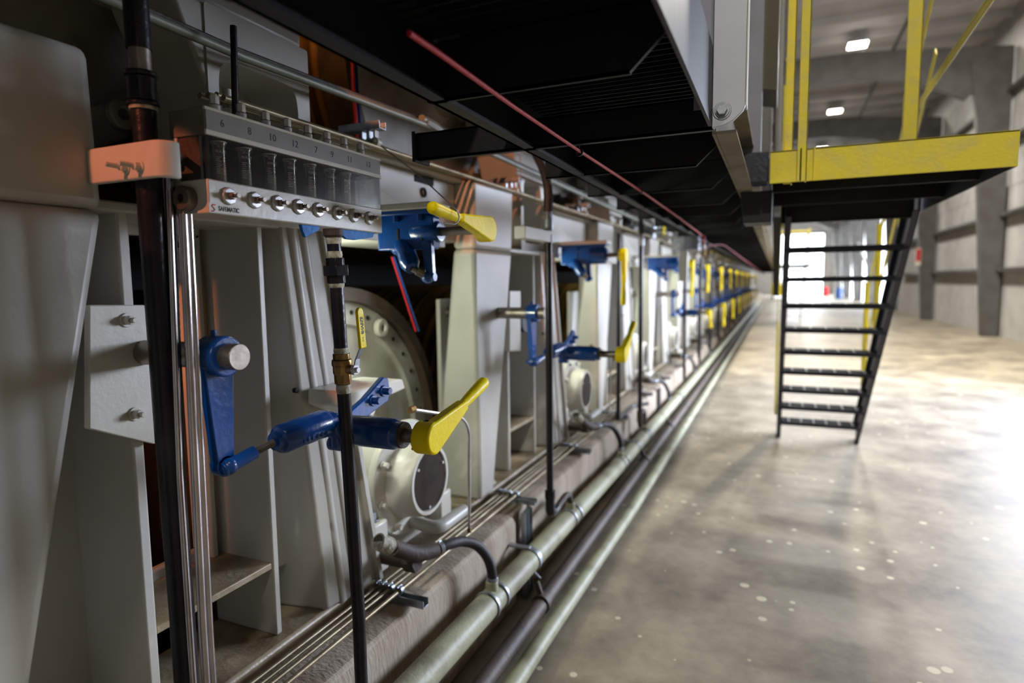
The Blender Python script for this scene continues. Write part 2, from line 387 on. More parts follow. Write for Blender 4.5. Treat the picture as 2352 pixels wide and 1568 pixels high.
# ================================================================== MACHINE SIDE FRAMES
def frame_stand(first, label, y0=0):
    T = thing('machine_frame', label, 'machine frame', (-1.5, 1.2, .45), 'beige side frames of the dryer section')
    obj('base_plate', MB().box(-1.685, -1.375, .36, 1.83, .45, .5), DIRTY, T, .012)
    # left column, wide front flange tapering down
    cb_ = MB().hexa([V(-1.62, .44, .5), V(-1.35, .44, .5), V(-1.35, .60, .5), V(-1.62, .60, .5)],
                    [V(-1.47, .42, 1.77), V(-1.35, .42, 1.77), V(-1.35, .885, 1.77), V(-1.47, .885, 1.77)])
    cb_.hexa([V(-1.47, .42, 1.77), V(-1.35, .42, 1.77), V(-1.35, .885, 1.77), V(-1.47, .885, 1.77)],
             [V(-1.47, .42, 2.1), V(-1.35, .42, 2.1), V(-1.33, .865, 2.1), V(-1.47, .865, 2.1)])
    obj('column', cb_, PAINT, T, .022, seg=3)
    obj('rib', MB().box(-1.68, -1.42, .955, .985, .5, 1.78), PAINT, T, .006)
    obj('rib', MB().box(-1.68, -1.42, 1.373, 1.397, .5, 1.78), PAINT, T, .005)
    # back web around the window, with rolled edge
    obj('web', MB().box(-1.68, -1.655, .60, .97, .5, 1.52), PAINT, T, .004)
    obj('web', MB().box(-1.68, -1.655, 1.34, 1.60, .68, 1.78).box(-1.68, -1.655, 1.53, 1.60, .5, .68), PAINT, T, .004)
    obj('window_rim', MB().box(-1.655, -1.62, 1.325, 1.345, .74, 1.76).box(-1.655, -1.62, .985, 1.345, 1.745, 1.78).prism([(1.26, 1.745), (1.325, 1.745), (1.325, 1.68), (1.315, 1.715), (1.295, 1.735)], 'x', -1.655, -1.62), PAINT, T, .006)
    obj('window_sill', MB().box(-1.685, -1.655, .985, 1.36, .735, .775), PAINT, T, .008)
    obj('inner_strip', MB().box(-1.685, -1.66, 1.305, 1.335, .775, 1.72), PAINTW, T, .002)
    obj('shelf', MB().box(-1.685, -1.425, .985, 1.375, .72, .74), DIRTY, T, .003)
    # slanting right leg with flange and pressed beads
    lg = MB().hexa([V(-1.66, 1.50, .5), V(-1.37, 1.55, .5), V(-1.35, 1.81, .5), V(-1.66, 1.81, .5)],
                   [V(-1.66, 1.40, 1.80), V(-1.40, 1.44, 1.80), V(-1.37, 1.60, 1.80), V(-1.66, 1.60, 1.80)])
    lgo = obj('slanted_leg', lg, PAINT, T, .012, seg=3)
    be = MB()
    for fx in (.30, .55):
        a = V(-1.37+.02*fx, 1.55+.26*fx, .52); b_ = V(-1.40+.03*fx, 1.44+.16*fx, 1.79); be.tube([a+V(-.012, 0, -.02), b_+V(-.012, 0, 0)], .021, n=20)
    obj('bead', be, PAINT, lgo)
    obj('leg_flange', MB().hexa([V(-1.36, 1.795, .5), V(-1.33, 1.795, .5), V(-1.33, 1.82, .5), V(-1.36, 1.82, .5)],
                                [V(-1.39, 1.585, 1.80), V(-1.36, 1.585, 1.80), V(-1.36, 1.61, 1.80), V(-1.39, 1.61, 1.80)]), PAINT, T, .004)
    # inner sloping panel between rib and leg
    obj('inner_panel', MB().hexa([V(-1.56, 1.395, .66), V(-1.53, 1.395, .66), V(-1.50, 1.53, .66), V(-1.53, 1.53, .66)],
                                 [V(-1.56, 1.395, 1.78), V(-1.53, 1.395, 1.78), V(-1.50, 1.43, 1.78), V(-1.53, 1.43, 1.78)]), PAINT, T, .003)
    # top rail and gusset, upper beam face
    obj('top_rail', MB().box(-1.685, -1.40, .84, 1.62, 1.775, 1.80), PAINT, T, .006)
    obj('upper_beam', MB().box(-1.75, -1.45, 1.66, 2.66, 1.80, 2.085), PAINT, T, .01)
    obj('beam_flange', MB().box(-1.75, -1.41, 1.66, 2.66, 2.085, 2.105), PAINT, T, .004)
    obj('gusset', MB().prism([(1.62, 2.08), (1.66, 1.80), (2.42, 1.81), (2.42, 1.86)], 'x', -1.452, -1.425), PAINTW, T, .004)
    obj('bearing_shelf', MB().box(-1.75, -1.42, 1.60, 2.5, 1.77, 1.80), PAINT, T, .004)
    # cast upper post with a rounded recess
    def sup(cy, cz, ay, az, e, n=40, k=0):
        out = []
        for i in range(n):
            a = 2*PI*i/n; c, q = math.cos(a), math.sin(a)
            out.append((cy+ay*math.copysign(abs(c)**(2/e), c), cz+az*math.copysign(abs(q)**(2/e), q)))
        return out
    up_ = MB(); o_ = sup(1.46, 2.09, .20, .285, 60); i_ = sup(1.45, 2.045, .155, .195, 7); n = 40
    vs = [(-1.45, a, b_) for a, b_ in o_]+[(-1.45, a, b_) for a, b_ in i_]+[(-1.47, 1.45+(a-1.45)*.97, 2.045+(b_-2.045)*.97) for a, b_ in i_]+[(-1.62, 1.45+(a-1.45)*.9, 2.045+(b_-2.045)*.92) for a, b_ in i_]+[(-1.70, a, b_) for a, b_ in o_]
    fs = []
    for k in range(3): fs += [(k*n+i, k*n+(i+1) % n, (k+1)*n+(i+1) % n, (k+1)*n+i) for i in range(n)]
    fs += [[3*n+i for i in range(n)], [4*n+i for i in range(n)]]+[(i, (i+1) % n, 4*n+(i+1) % n, 4*n+i) for i in range(n)]
    up_.add(vs, fs); obj('recessed_casting', up_, PAINT, T)
    obj('upper_post', MB().box(-1.75, -1.47, 1.10, 1.66, 2.375, 3.3), PAINT, T, .02)
    obj('cast_flare', MB().prism([(1.16, 2.375), (1.26, 2.15), (1.30, 2.10), (1.30, 2.375)], 'x', -1.70, -1.455), PAINT, T, .01)
    for p in (V(-1.60, 1.60, .5), V(-1.43, 1.69, .5), V(-1.43, .72, .5)):
        obj('anchor_bolt', MB().cyl(p, p+V(0, 0, .006), .032, n=24).cyl(p+V(0, 0, .006), p+V(0, 0, .014), .024, n=20).cyl(p+V(0, 0, .014), p+V(0, 0, .034), .021, n=6), PAINTW, T, .0015)
    obj('dowel_pin', MB().cyl(V(-1.44, 1.58, .5), V(-1.44, 1.58, .53), .0045, n=10), PAINTW, T)
    for z, yy in ((1.27, 1.475), (1.265, 1.56)): obj('bolt_hole', MB().cyl(V(-1.40, yy, z), V(-1.3862, yy, z), .008, n=14), DARKM, T)
    if first:
        obj('cover_plate', MB().prism(yz([(205, 700), (333, 700), (357, 1020), (205, 985)], -1.395), 'x', -1.415, -1.395), PAINTW, T, .003)
        for px in ((290, 735), (310, 950)):
            p = at(*px, X=-1.395); obj('cover_bolt', MB().bolt(p, (1, 0, 0), .0115, .022).cyl(p, p+V(.032, 0, 0), .0065, n=10), PAINTW, T, .001)
    return T
FR1 = frame_stand(True, 'nearest beige machine frame, bolted cover plate at its left and black pipes before its window')
g = frame_stand(False, 'second beige machine frame, broad column lit orange at its top, behind the upper yellow crank')
g.location = Vector(g.location)+V(0, PITCH, 0)
for k in range(2, 19):
    lab = '%s beige machine frame from the camera, standing along the concrete plinth' % ORD[k]
    dup(g, (0, PITCH*(k-1), 0), lab)
dup(g, (0, -2*PITCH, 0), 'beige machine frame cut by the left picture edge, before the bolted cover plate')

pg = yz([(1171, 668), (1196, 668), (1196, 806), (1171, 806)], -1.36)
obj('guard_plate', MB().prism(pg, 'x', -1.40, -1.36), PAINTW, None, .003, 'white upright guard plate left of the second lower crank lever', 'plate')
obj('bearing_disc', MB().cyl(at(1199, 735, X=-1.45), at(1199, 735, X=-1.45)+V(.03, 0, 0), .075, n=30), BLK, None, .003, 'black disc behind the second lower crank pin', 'bearing')
# ================================================================== DRYERS
def dryer(label, cy, cz, xe, r, sm=None):
    T = thing('dryer_cylinder', label, 'dryer cylinder', (xe-.5, cy, cz), 'steam heated dryer cylinders behind the frames')
    obj('shell', MB().lathe(V(xe-.13, cy, cz), (-1, 0, 0), [(0, r*.985), (.03, r), (4.0, r)], 72), sm or GOLD, T)
    obj('rim', MB().ring(V(xe-.14, cy, cz), (1, 0, 0), r*1.005, r*.93, .15, 72), BROWN, T)
    h = obj('head', MB().lathe(V(xe-.09, cy, cz), (1, 0, 0), [(0, r*.94), (.05, r*.935), (.055, r*.80), (.035, r*.785), (.03, r*.72), (.05, r*.5), (.09, r*.35), (.12, r*.22), (.14, r*.2), (.14, 0)], 72), HEADM, T)
    hb = MB()
    for i in range(36):
        a = 2*PI*i/36; hb.cyl(V(xe-.036, cy+r*.87*math.cos(a), cz+r*.87*math.sin(a)), V(xe-.032, cy+r*.87*math.cos(a), cz+r*.87*math.sin(a)), .011, n=8)
    obj('bolt_hole', hb, DARKM, h, kind='stuff')
    for a in (62, 182, 302):
        a = math.radians(a); c = V(xe-.03, cy+r*.85*math.cos(a), cz+r*.85*math.sin(a))
        obj('lifting_lug', MB().ring(c, (1, 0, 0), .045, .017, .03, 20), HEADM, T, .006)
    # raised casting marks on the face
    return T
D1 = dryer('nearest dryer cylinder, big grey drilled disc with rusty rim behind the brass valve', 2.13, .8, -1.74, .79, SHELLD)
D2 = dryer('golden dryer cylinder seen between frames under the second blue gearbox', 2.13+PITCH, .8, -1.74, .79)
for k in range(2, 18):
    lab = '%s lower dryer cylinder from the camera, mostly behind frames' % ORD[k]
    dup(D2, (0, PITCH*(k-1), 0), lab)
D0 = dup(D1, (0, -PITCH, 0), 'dryer cylinder with shade painted into its shell, showing black through the nearest frame window')
U1 = dryer('upper dryer cylinder with a pale end face and brown streaked shell, above the tube bundle', 3.16, 2.72, -1.84, .82)
obj('bearing_arm', MB().box(-1.90, -1.745, 3.06, 3.52, 2.62, 2.80), PAINTW, U1, .01)
for k in range(1, 7): dup(U1, (0, PITCH*k, 0), '%s upper dryer cylinder from the camera, above the beam behind the platform' % ORD[k])
dup(U1, (0, -PITCH, 0), 'dark upper dryer cylinder behind the flow meter panel at the top left')
# dark drive casing behind everything
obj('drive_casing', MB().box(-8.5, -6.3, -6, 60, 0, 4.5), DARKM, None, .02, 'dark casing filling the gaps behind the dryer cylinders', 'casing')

obj('shade_hood', MB().box(-.77, -.73, -6, 46, 2.35, 4.6).box(-8.5, -.73, -6, 46, 4.6, 4.66), PRIMER, None, .01, 'unseen grey hood side added above the frames, over the walkway, to block overhead light', 'hood')  # out of view, added to keep overhead light off the frames
T = thing('shade_cabinet', 'tall grey cabinet added outside the view, behind and left of the camera, to block light', 'cabinet', (-.8, -1.1, 0))  # unseen cabinet, added to keep lamp light off the left frames
obj('body', MB().box(-1.12, -.42, -1.6, -.7, .0, 2.3), PRIMER, T, .01)
obj('door', MB().box(-.42, -.405, -1.58, -.72, .08, 2.24), PRIMER, T, .004)
obj('handle', MB().box(-.405, -.385, -.80, -.78, 1.0, 1.15), ZINC, T, .002)
# ================================================================== JOURNAL HOUSINGS
def journal(label, first):
    cy, cz = 2.10, .80
    T = thing('journal_housing', label, 'bearing housing', (-1.45, cy, .5), 'bearing housings between the frames')
    obj('body', MB().lathe(V(-1.66, cy, cz), (1, 0, 0), [(0, .12), (0, .17), (.12, .19), (.2, .20), (.24, .20)], 48).box(-1.62, -1.42, cy-.2, cy+.2, .5, .72), PAINT, T, .012)
    obj('end_flange', MB().lathe(V(-1.43, cy, cz), (1, 0, 0), [(0, .235), (.025, .24), (.035, .235), (.038, .165)], 48), PAINTW, T, .002)
    obj('boss', MB().lathe(V(-1.40, cy, cz), (1, 0, 0), [(0, .17), (.05, .155), (.105, .150), (.115, .142), (.115, .128), (.10, .126)], 48), PAINTW, T)
    obj('port_plate', MB().cyl(V(-1.31, cy, cz), V(-1.292, cy, cz), .125, n=40), GLASSD, T, .002, 'dark brown disc')
    bs = MB()
    for i in range(8):
        a = 2*PI*(i+.35)/8; p = V(-1.392, cy+.205*math.cos(a), cz+.205*math.sin(a)); obj('flange_bolt', MB().bolt(p, (1, 0, 0), .012, .024), PAINTW, T, .001)
    for i in range(3):
        a = 2*PI*(i+.2)/3; p = V(-1.292, cy+.112*math.cos(a), cz+.112*math.sin(a)); bs.cyl(p, p+V(.008, 0, 0), .006, n=8)
    obj('plate_screw', bs, PAINTW, T)
    obj('foot', MB().box(-1.60, -1.36, cy-.30, cy-.20, .5, .70), PAINTW, T, .01); obj('foot', MB().box(-1.60, -1.36, cy+.20, cy+.30, .5, .66), PAINTW, T, .01)
    for s_ in (-.25, .25): obj('foot_bolt', MB().bolt(V(-1.40, cy+s_, .66 if s_ > 0 else .70), (0, 0, 1), .018, .035), ZINC, T, .001)
    obj('steam_fitting', MB().cyl(V(-1.42, cy-.26, .58), V(-1.22, cy-.26, .58), .033, n=18).cyl(V(-1.24, cy-.26, .58), V(-1.19, cy-.26, .58), .042, n=6), RUST, T, .002)
    obj('drain_pipe', MB().tube(arc([V(-1.40, cy+.02, .60), V(-1.27, cy+.02, .585), V(-1.27, cy+.25, .585)], .05), .028, 14), PAINT, T)
    return T
J1 = journal('nearest bearing housing, cream flange around a dark brown disc below the yellow crank', True)
for k in range(1, 17):
    lab = 'second bearing housing, cream ring with dark disc left of the thin bright tube' if k == 1 else '%s bearing housing from the camera, between machine frames' % ORD[k]
    dup(J1, (0, PITCH*k, 0), lab)

# ================================================================== CRANKS
def grip(b_, c, tip, rn=.0135, rt=.0185):
    c = Vector(c); tip = Vector(tip); d = tip-c; L = d.length
    pr = [(L*.50, rn), (L*.56, rn*1.02), (L*.70, rt*.88), (L*.88, rt), (L-.013, rt*1.0), (L-.006, rt*.86), (L-.001, rt*.5), (L, 0)]
    b_.lathe(c, d, pr, 20)
def crank_handle(T, c, tip, hx0, hx1, label):
    """hub drum on the X axis from hx0 to hx1, tapered arm to the grip"""
    c = Vector(c); tip = Vector(tip); R = .043
    dy, dz = tip.y-c.y, tip.z-c.z; ln = math.hypot(dy, dz); d2 = (dy/ln, dz/ln); n2 = (-d2[1], d2[0])
    hub = MB().cyl(V(hx0, c.y, c.z), V(hx1, c.y, c.z), R, n=36)
    h = obj('crank_handle', hub, YEL, T, .004, label)
    pts = []
    a0 = math.atan2(d2[1], d2[0])
    for i in range(17):
        a = a0+PI*.5+PI*i/16; pts.append((c.y+R*.985*math.cos(a), c.z+R*.985*math.sin(a)))
    q = ln*.55; wn = .0135
    pts.append((c.y+d2[0]*q-n2[0]*wn, c.z+d2[1]*q-n2[1]*wn)); pts.append((c.y+d2[0]*q+n2[0]*wn, c.z+d2[1]*q+n2[1]*wn))
    obj('crank_arm', MB().prism(pts, 'x', hx1-.032, hx1+.0015), YEL, h, .006, seg=3)
    g_ = MB(); grip(g_, V(hx1-.016, c.y, c.z), V(hx1-.016, tip.y, tip.z)); obj('grip', g_, YEL, h)
    dn = V(0, n2[0], n2[1])
    obj('set_screw_hole', MB().cyl(V((hx0+hx1)/2-.004, c.y, c.z+R-.004), V((hx0+hx1)/2-.004, c.y-.001, c.z+R+.0002), .008, n=12), DARKM, h)
    return h
def lower_crank(label, Y, tip=(.325, .10), hx=-.85, X0=-1.15, zz=1.445, group=None):
    """lever on a cross pin, threaded pull rod, gear cylinder, gearbox with shaft to the aisle"""
    dy = Y-.985
    def p(x, y_, z): return V(x, y_+dy, z)
    T = thing('tension_crank', label, 'crank', p(-1.15, .985, 1.2), group or 'blue and yellow felt tension cranks, lower row')
    obj('pivot_pin', MB().cyl(p(-1.66, .985, zz), p(-1.085, .985, zz), .0295, n=32), STEEL, T, .0015)
    obj('lever_arm', MB().lathe(p(X0-.03, .985, zz), (1, 0, 0), [(0, .046), (.055, .046), (.058, .043)], 40)
        .hexa([p(X0-.025, .968, 1.195), p(X0, .968, 1.195), p(X0, 1.012, 1.195), p(X0-.025, 1.012, 1.195)],
              [p(X0-.025, .945, 1.44), p(X0, .945, 1.44), p(X0, 1.026, 1.44), p(X0-.025, 1.026, 1.44)])
        .cyl(p(X0-.025, .99, 1.19), p(X0, .99, 1.19), .025, n=24), BLUE, T, .003)
    obj('grease_nipple', MB().bolt(p(X0-.01, .985, zz+.045), (0, 0, 1), .008, .014, False), BLUE, T)
    cl = MB().cyl(p(X0-.045, .99, 1.19), p(X0+.022, .99, 1.19), .011, n=6)
    A = p(X0+.008, .99, 1.19); Bq = p(X0+.02, 1.055, 1.208)
    cl.tube([A-(Bq-A)*.25, A, Bq], .017, 12); obj('clevis', cl.ball(A, .02), BLUE, T, .002)
    # threaded rod with visible turns
    G0 = p(-1.118, 1.115, 1.222); G1 = p(-1.10, 1.285, 1.235); d = (G0-Bq); L = d.length; n = 26
    prof = []
    for i in range(n): prof += [(L*i/n, .0092), (L*(i+.5)/n, .0076)]
    obj('threaded_rod', MB().lathe(Bq, d, prof, 14), STEEL, T)
    g_ = MB().lathe(G0, G1-G0, [(-.012, .018), (-.012, .022), (0, .024), (.004, .033), (.012, .037), (.145, .0375), (.158, .034), (.165, .026), (.18, .026)], 32)
    gc = obj('gear_cylinder', g_, BLUE, T)
    d2 = (G1-G0).normalized(); cast = MB()
    for i in range(6):
        q = G0+d2*(.05+.014*i)+V(.0355, 0, -.012); cast.box(q.x-.002, q.x+.0015, q.y-.004, q.y+.004, q.z-.007, q.z+.007)
    obj('cast_mark', cast, BLUE, gc, .001)
    obj('yoke', MB().ball(p(-1.10, 1.315, 1.215), .038, 24).cyl(p(-1.125, 1.318, 1.165), p(-1.075, 1.318, 1.165), .02, n=20).cyl(p(-1.10, 1.318, 1.16), p(-1.10, 1.318, 1.25), .026, n=20), BLUE, T)
    obj('gearbox', MB().lathe(p(-1.09, 1.335, 1.203), (1, 0, 0), [(0, .036), (.02, .0405), (.06, .042), (.165, .0415), (.172, .036), (.19, .036)], 36), BLUE, T)
    pts = [(1.30, 1.20), (1.36, 1.228), (1.46, 1.262), (1.56, 1.315), (1.585, 1.305), (1.59, 1.262), (1.58, 1.235), (1.44, 1.20)]
    mp = obj('mounting_plate', MB().prism([(a+dy, b_) for a, b_ in pts], 'x', -1.135, -1.115), BLUE, T, .004)
    for (a, b_) in ((1.50, 1.252), (1.555, 1.272)): obj('plate_bolt', MB().bolt(p(-1.115, a, b_), (1, 0, 0), .0125, .026), BLUE, mp, .0015)
    obj('seal_ring', MB().ring(p(-.906, 1.335, 1.203), (1, 0, 0), .035, .017, .012, 32), RUST, T)
    obj('shaft', MB().cyl(p(-.91, 1.335, 1.203), p(hx+.01, 1.335, 1.203), .0185, n=28), STEEL, T)
    obj('grease_nipple', MB().cyl(p(hx-.012, 1.33, 1.187), p(hx-.012, 1.325, 1.176), .004, n=8).ball(p(hx-.012, 1.324, 1.173), .005, 8), BRASS, T)
    crank_handle(T, p(0, 1.335, 1.203), p(0, 1.335+tip[0], 1.203+tip[1]), hx, hx+.052, 'glossy yellow crank handle')
    return T
LC1 = lower_crank('blue tension crank with yellow handle pointing up right, nearest, before the frame window', .985)
# beige bracket behind the first gearbox
bk = obj('gearbox_bracket', MB().prism(yz([(800, 900), (905, 872), (920, 870), (926, 892), (868, 918), (852, 958), (800, 935)], -1.2), 'x', -1.36, -1.19), PAINTW, FR1, .006)
LC2 = lower_crank('second lower blue crank, small yellow handle raised, left of a dark vertical pipe', 2.93, (.27, .16), hx=-.80)
lower_crank('third lower blue crank with short yellow handle, far along the row', 7.6, (.2, -.2), hx=-.80)
lc = lower_crank('fourth lower blue crank far along the row, handle hanging down', 9.9, (-.02, -.33), hx=-.80)
for k in range(1, 9): dup(lc, (0, PITCH*k, 0), '%s lower crank along the row, blurred, yellow handle hanging down' % ORD[k+3])

def upper_crank(label, Y, x0, x1, tip, hub_x, group=None, big=0):
    T = thing('guide_crank', label, 'crank', (-1.25, Y, 1.75), group or 'blue and yellow guide cranks, upper row')
    obj('gear_plate', MB().prism([(x0, 1.725), (x1-.008, 1.725), (x1, 1.74), (x1, 1.835), (x1-.03, 1.852), (x0, 1.85)], 'y', Y, Y+.05), BLUE, T, .004)
    obj('top_flange', MB().box(x0-.01, x1+.01, Y-.035, Y+.06, 1.845, 1.86), BLUE, T, .003)
    obj('mounting_pad', MB().box(-1.455, x1+.02, Y-.05, Y+.09, 1.86, 1.882), PAINTW, T, .003)
    for f in (.38, .80):
        x = x0+(x1-x0)*f; obj('slot', MB().box(x-.005, x+.005, Y-.002, Y+.004, 1.755, 1.80), DARKM, T, .002)
        obj('plate_bolt', MB().bolt(V(x, Y-.01, 1.845), (0, 0, -1), .011, .022, False), BLUE, T)
    obj('gearbox', MB().lathe(V(x1-.10-big*.02, Y+.03-big*.02, 1.785), (1, 0, 0), [(0, .03), (.01, .037+big*.012), (.10+big*.02, .038+big*.012), (.115+big*.02, .033)], 30), BLUE, T)
    A = V(x0+.10, Y+.02, 1.735); Bp = V(x0+.175, Y-.05, 1.655); d = (Bp-A)
    obj('gear_cylinder', MB().lathe(A, d, [(-.03, .026), (-.02, .034), (d.length*.75, .035), (d.length, .022)], 28).ball(A+V(-.03, .01, .0), .03), BLUE, T)
    C_ = V(x1-.02-big*.10, Y-.01, 1.625)
    obj('threaded_rod', MB().cyl(Bp, C_, .0095, n=14).cyl(Bp+(C_-Bp)*.3, Bp+(C_-Bp)*.75, .014, n=6), STEEL, T)
    obj('clevis', MB().ball(C_, .022).cyl(C_+V(-.02, 0, 0), C_+V(.03, 0, 0), .014, n=20), BLUE, T)
    xa_ = C_.x+.02
    obj('lever_arm', MB().hexa([V(xa_-.03, Y-.01, 1.62), V(xa_, Y-.01, 1.62), V(xa_, Y+.015, 1.62), V(xa_-.03, Y+.015, 1.62)],
                               [V(xa_-.045, Y-.01, 1.75), V(xa_-.005, Y-.01, 1.75), V(xa_-.005, Y+.015, 1.75), V(xa_-.045, Y+.015, 1.75)]), BLUE, T, .004)
    obj('shaft', MB().cyl(V(x1-.02, Y+.03, 1.785), V(hub_x+.01, Y+.03, 1.785), .0155, n=24), STEEL, T)
    crank_handle(T, V(0, Y+.03, 1.785), V(0, Y+.03+tip[0], 1.785+tip[1]), hub_x, hub_x+.048, 'glossy yellow crank handle')
    return T
UC1 = upper_crank('blue guide crank with yellow handle pointing back left, right of the flow meter panel', 1.87, -1.345, -1.11, (-.375, .035), -.945)
UC2 = upper_crank('second upper blue crank, long yellow handle hanging straight down', 4.1, -1.40, -1.08, (-.02, -.345), -.99, big=1)
UC3 = upper_crank('third upper blue crank, yellow handle hanging before a dark pipe', 6.7, -1.30, -.98, (-.02, -.35), -.86, big=1)
for k in range(1, 12):
    dup(UC3, (-.06, PITCH*k, 0), 'fourth upper blue crank, its yellow hub showing behind the control box' if k == 1 else '%s upper crank along the row, blurred, yellow handle hanging down' % ORD[k+2])

# ================================================================== VERTICAL PIPES
def vline(p_top, p_bot, X): return at(*p_top, X=X), at(*p_bot, X=X)
# valve pipe
T = thing('valve_pipe', 'black upright pipe with brass ball valve and hexagonal union, standing before the blue crank', 'pipe', (-1.0, 1.26, .5))
XA = -1.0
def vp(y_): # pipe centre at a photo height
    a = at(767, 560, X=XA); b_ = at(826, 1440, X=XA); z = at(790, y_, X=XA).z; t = (z-a.z)/(b_.z-a.z); return a+(b_-a)*t
r0 = .0172
low = vp(1440); bot = low+(low-vp(900))*.75; bot.z = max(bot.z, .30)
obj('lower_pipe', MB().cyl(vp(900), low, r0, n=24), BLKP, T)
obj('lower_pipe_end', MB().tube(arc([low, V(low.x, low.y, .42), V(low.x, low.y, .30)], .02), r0, 16), BLKP, T)
obj('middle_pipe', MB().cyl(vp(655), vp(800), r0*.98, n=24), BLKP, T)
obj('top_nipple', MB().cyl(vp(530), vp(592), r0*.98, n=24), BLKP, T)
for a, b_ in ((882, 902), (797, 812), (646, 660), (578, 594), (545, 562)):
    obj('thread_tape', MB().lathe(vp(a), vp(b_)-vp(a), [(0, r0*1.03), ((vp(b_)-vp(a)).length*.5, r0*1.1), ((vp(b_)-vp(a)).length, r0*1.03)], 20), TAPE, T)
obj('reducer', MB().lathe(vp(528), vp(550)-vp(528), [(0, .024), (.016, .024), (.022, .018)], 24), RUST, T)
obj('union', MB().cyl(vp(593), vp(612), .0225, n=8).cyl(vp(610), vp(633), .0335, n=6, ph=.3).cyl(vp(632), vp(650), .0225, n=8), BLKP, T, .0015)
vb = MB().cyl(vp(810), vp(824), .0215, n=8).lathe(vp(824), vp(860)-vp(824), [(0, .0245), (.006, .0255), (.014, .0255), (.016, .0235), (.032, .0235), (.038, .022)], 26).cyl(vp(856), vp(880), .0215, n=8)
vbo = obj('ball_valve_body', vb, BRASS, T, .0012, 'brass ball valve body')
sc_ = vp(846)
obj('valve_stem', MB().cyl(sc_+V(.0, 0, 0), sc_+V(.043, -.004, 0), .012, n=18), BRASS, vbo)
obj('stem_nut', MB().cyl(sc_+V(.038, -.004, 0), sc_+V(.047, -.005, 0), .0135, n=6).cyl(sc_+V(.046, -.005, 0), sc_+V(.055, -.006, 0), .007, n=14), SATIN, vbo, .0008)
XL = sc_.x+.041
lp = [at(800, 846, X=XL), at(815, 840, X=XL), at(830, 800, X=XL)]
sp_ = MB()
def strip(b_, path, w, t):
    P = [Vector(p) for p in path]
    for i in range(len(P)-1):
        d = (P[i+1]-P[i]).normalized(); n_ = V(1, 0, 0); s_ = d.cross(n_).normalized(); n_ = s_.cross(d)
        b_.add([P[i]+s_*w[i]+n_*t, P[i]-s_*w[i]+n_*t, P[i]-s_*w[i]-n_*t, P[i]+s_*w[i]-n_*t, P[i+1]+s_*w[i+1]+n_*t, P[i+1]-s_*w[i+1]+n_*t, P[i+1]-s_*w[i+1]-n_*t, P[i+1]+s_*w[i+1]-n_*t],
               [(3, 2, 1, 0), (4, 5, 6, 7), (0, 1, 5, 4), (1, 2, 6, 5), (2, 3, 7, 6), (3, 0, 4, 7)])
    return b_
P0 = at(818, 846, X=XL-.004); P1 = at(821, 824, X=XL+.0); P2 = at(832, 796, X=XL+.016)
obj('valve_lever_shank', strip(MB(), [P0+V(0, 0, -.012), P0, P1, P2], [.012, .011, .008, .008], .0016), ZINC, vbo, .0006)
Q0 = at(833, 799, X=XL+.016); Q1 = at(824, 706, X=XL+.016)
ld = (Q1-Q0); pts = []
wv = .0118; dd = ld.normalized(); ss = V(0, -dd.z, dd.y)
cap = [Q0+ss*wv, Q0-ss*wv]
for i in range(9):
    a = -PI/2+PI*i/8; cap.append(Q1-dd*wv+ss*(wv*math.sin(a))+dd*(wv*math.cos(a)))
lev = obj('valve_lever', MB().prism([(p.y, p.z) for p in cap], 'x', Q0.x-.004, Q0.x+.004), YEL, vbo, .002, 'yellow plastic-dipped lever')
LM = Matrix(((0, 0, 1), (dd.y*-1, ss.y, 0), (dd.z*-1, ss.z, 0))).to_3x3()
# lettering runs along the lever, read from its top downwards
e_r = -dd; e_u = V(0, -e_r.z, e_r.y)
def basis(r_, u_): n_ = r_.cross(u_); return Matrix(((r_.x, u_.x, n_.x), (r_.y, u_.y, n_.y), (r_.z, u_.z, n_.z)))
e_r = dd; e_u = V(1, 0, 0).cross(e_r)
LT = basis(e_r, e_u)
mid = Q0+ld*.56
textmesh('lettering', 'SHARPE', .0125, .0003, LT, mid+V(.0042, 0, 0)-e_u*.0005, BLKINK, lev, bold=.0004, sx=1.0)
textmesh('lettering', 'S.S. 316  2000 WOG', .0042, .0003, LT, mid+V(.0042, 0, 0)-e_u*.0065, BLKINK, lev)
textmesh('lettering', 'DN 32', .0042, .0003, LT, Q0+ld*.22+V(.0042, 0, 0), BLKINK, lev)

# left black pipe, polished tubes, hose
T = thing('feed_pipe', 'thick glossy black pipe crossing the picture upright at the far left', 'pipe', at(420, 1440, X=-1.2))
a, b_ = at(343, 420, X=-1.22), at(421, 1446, X=-1.22)
top = a+(a-b_)*.24
obj('pipe', MB().cyl(a+(a-b_)*.02, b_, .0262, n=30).cyl(b_, V(b_.x, b_.y, .45), .0262, n=30), BLKP, T)
t2 = a+(a-b_)*.215
obj('pipe_upper', MB().cyl(a, a+(a-b_)*.19, .0235, n=26), BLKP, T)
def ap(f): return a+(a-b_)*f
obj('coupling', MB().cyl(ap(.155), ap(.165), .031, n=28).cyl(ap(.165), ap(.215), .0285, n=28).cyl(ap(.215), ap(.225), .031, n=28), BLKP, T, .003)
obj('thread_tape', MB().cyl(ap(.148), ap(.156), .0268, n=24), TAPE, T)
obj('steel_nipple', MB().cyl(ap(.225), ap(.27), .021, n=24), STEEL, T)
obj('top_elbow', MB().cyl(ap(.27), ap(.42), .024, n=24), BLKP, T)
def polished(name, label, p0, p1, X, r, m, down=True, n=18):
    q0, q1 = at(*p0, X=X), at(*p1, X=X); b__ = MB().cyl(q0, q1, r, n=n)
    if down: b__.cyl(q1, V(q1.x, q1.y, .5), r, n=n)
    return obj(name, b__, m, None, 0, label, 'tube', 'polished tubes beside the black pipe')
polished('steel_tube', 'polished steel tube close to the right side of the thick black pipe', (386, 400), (413, 1100), -1.19, .0078, CHROME)
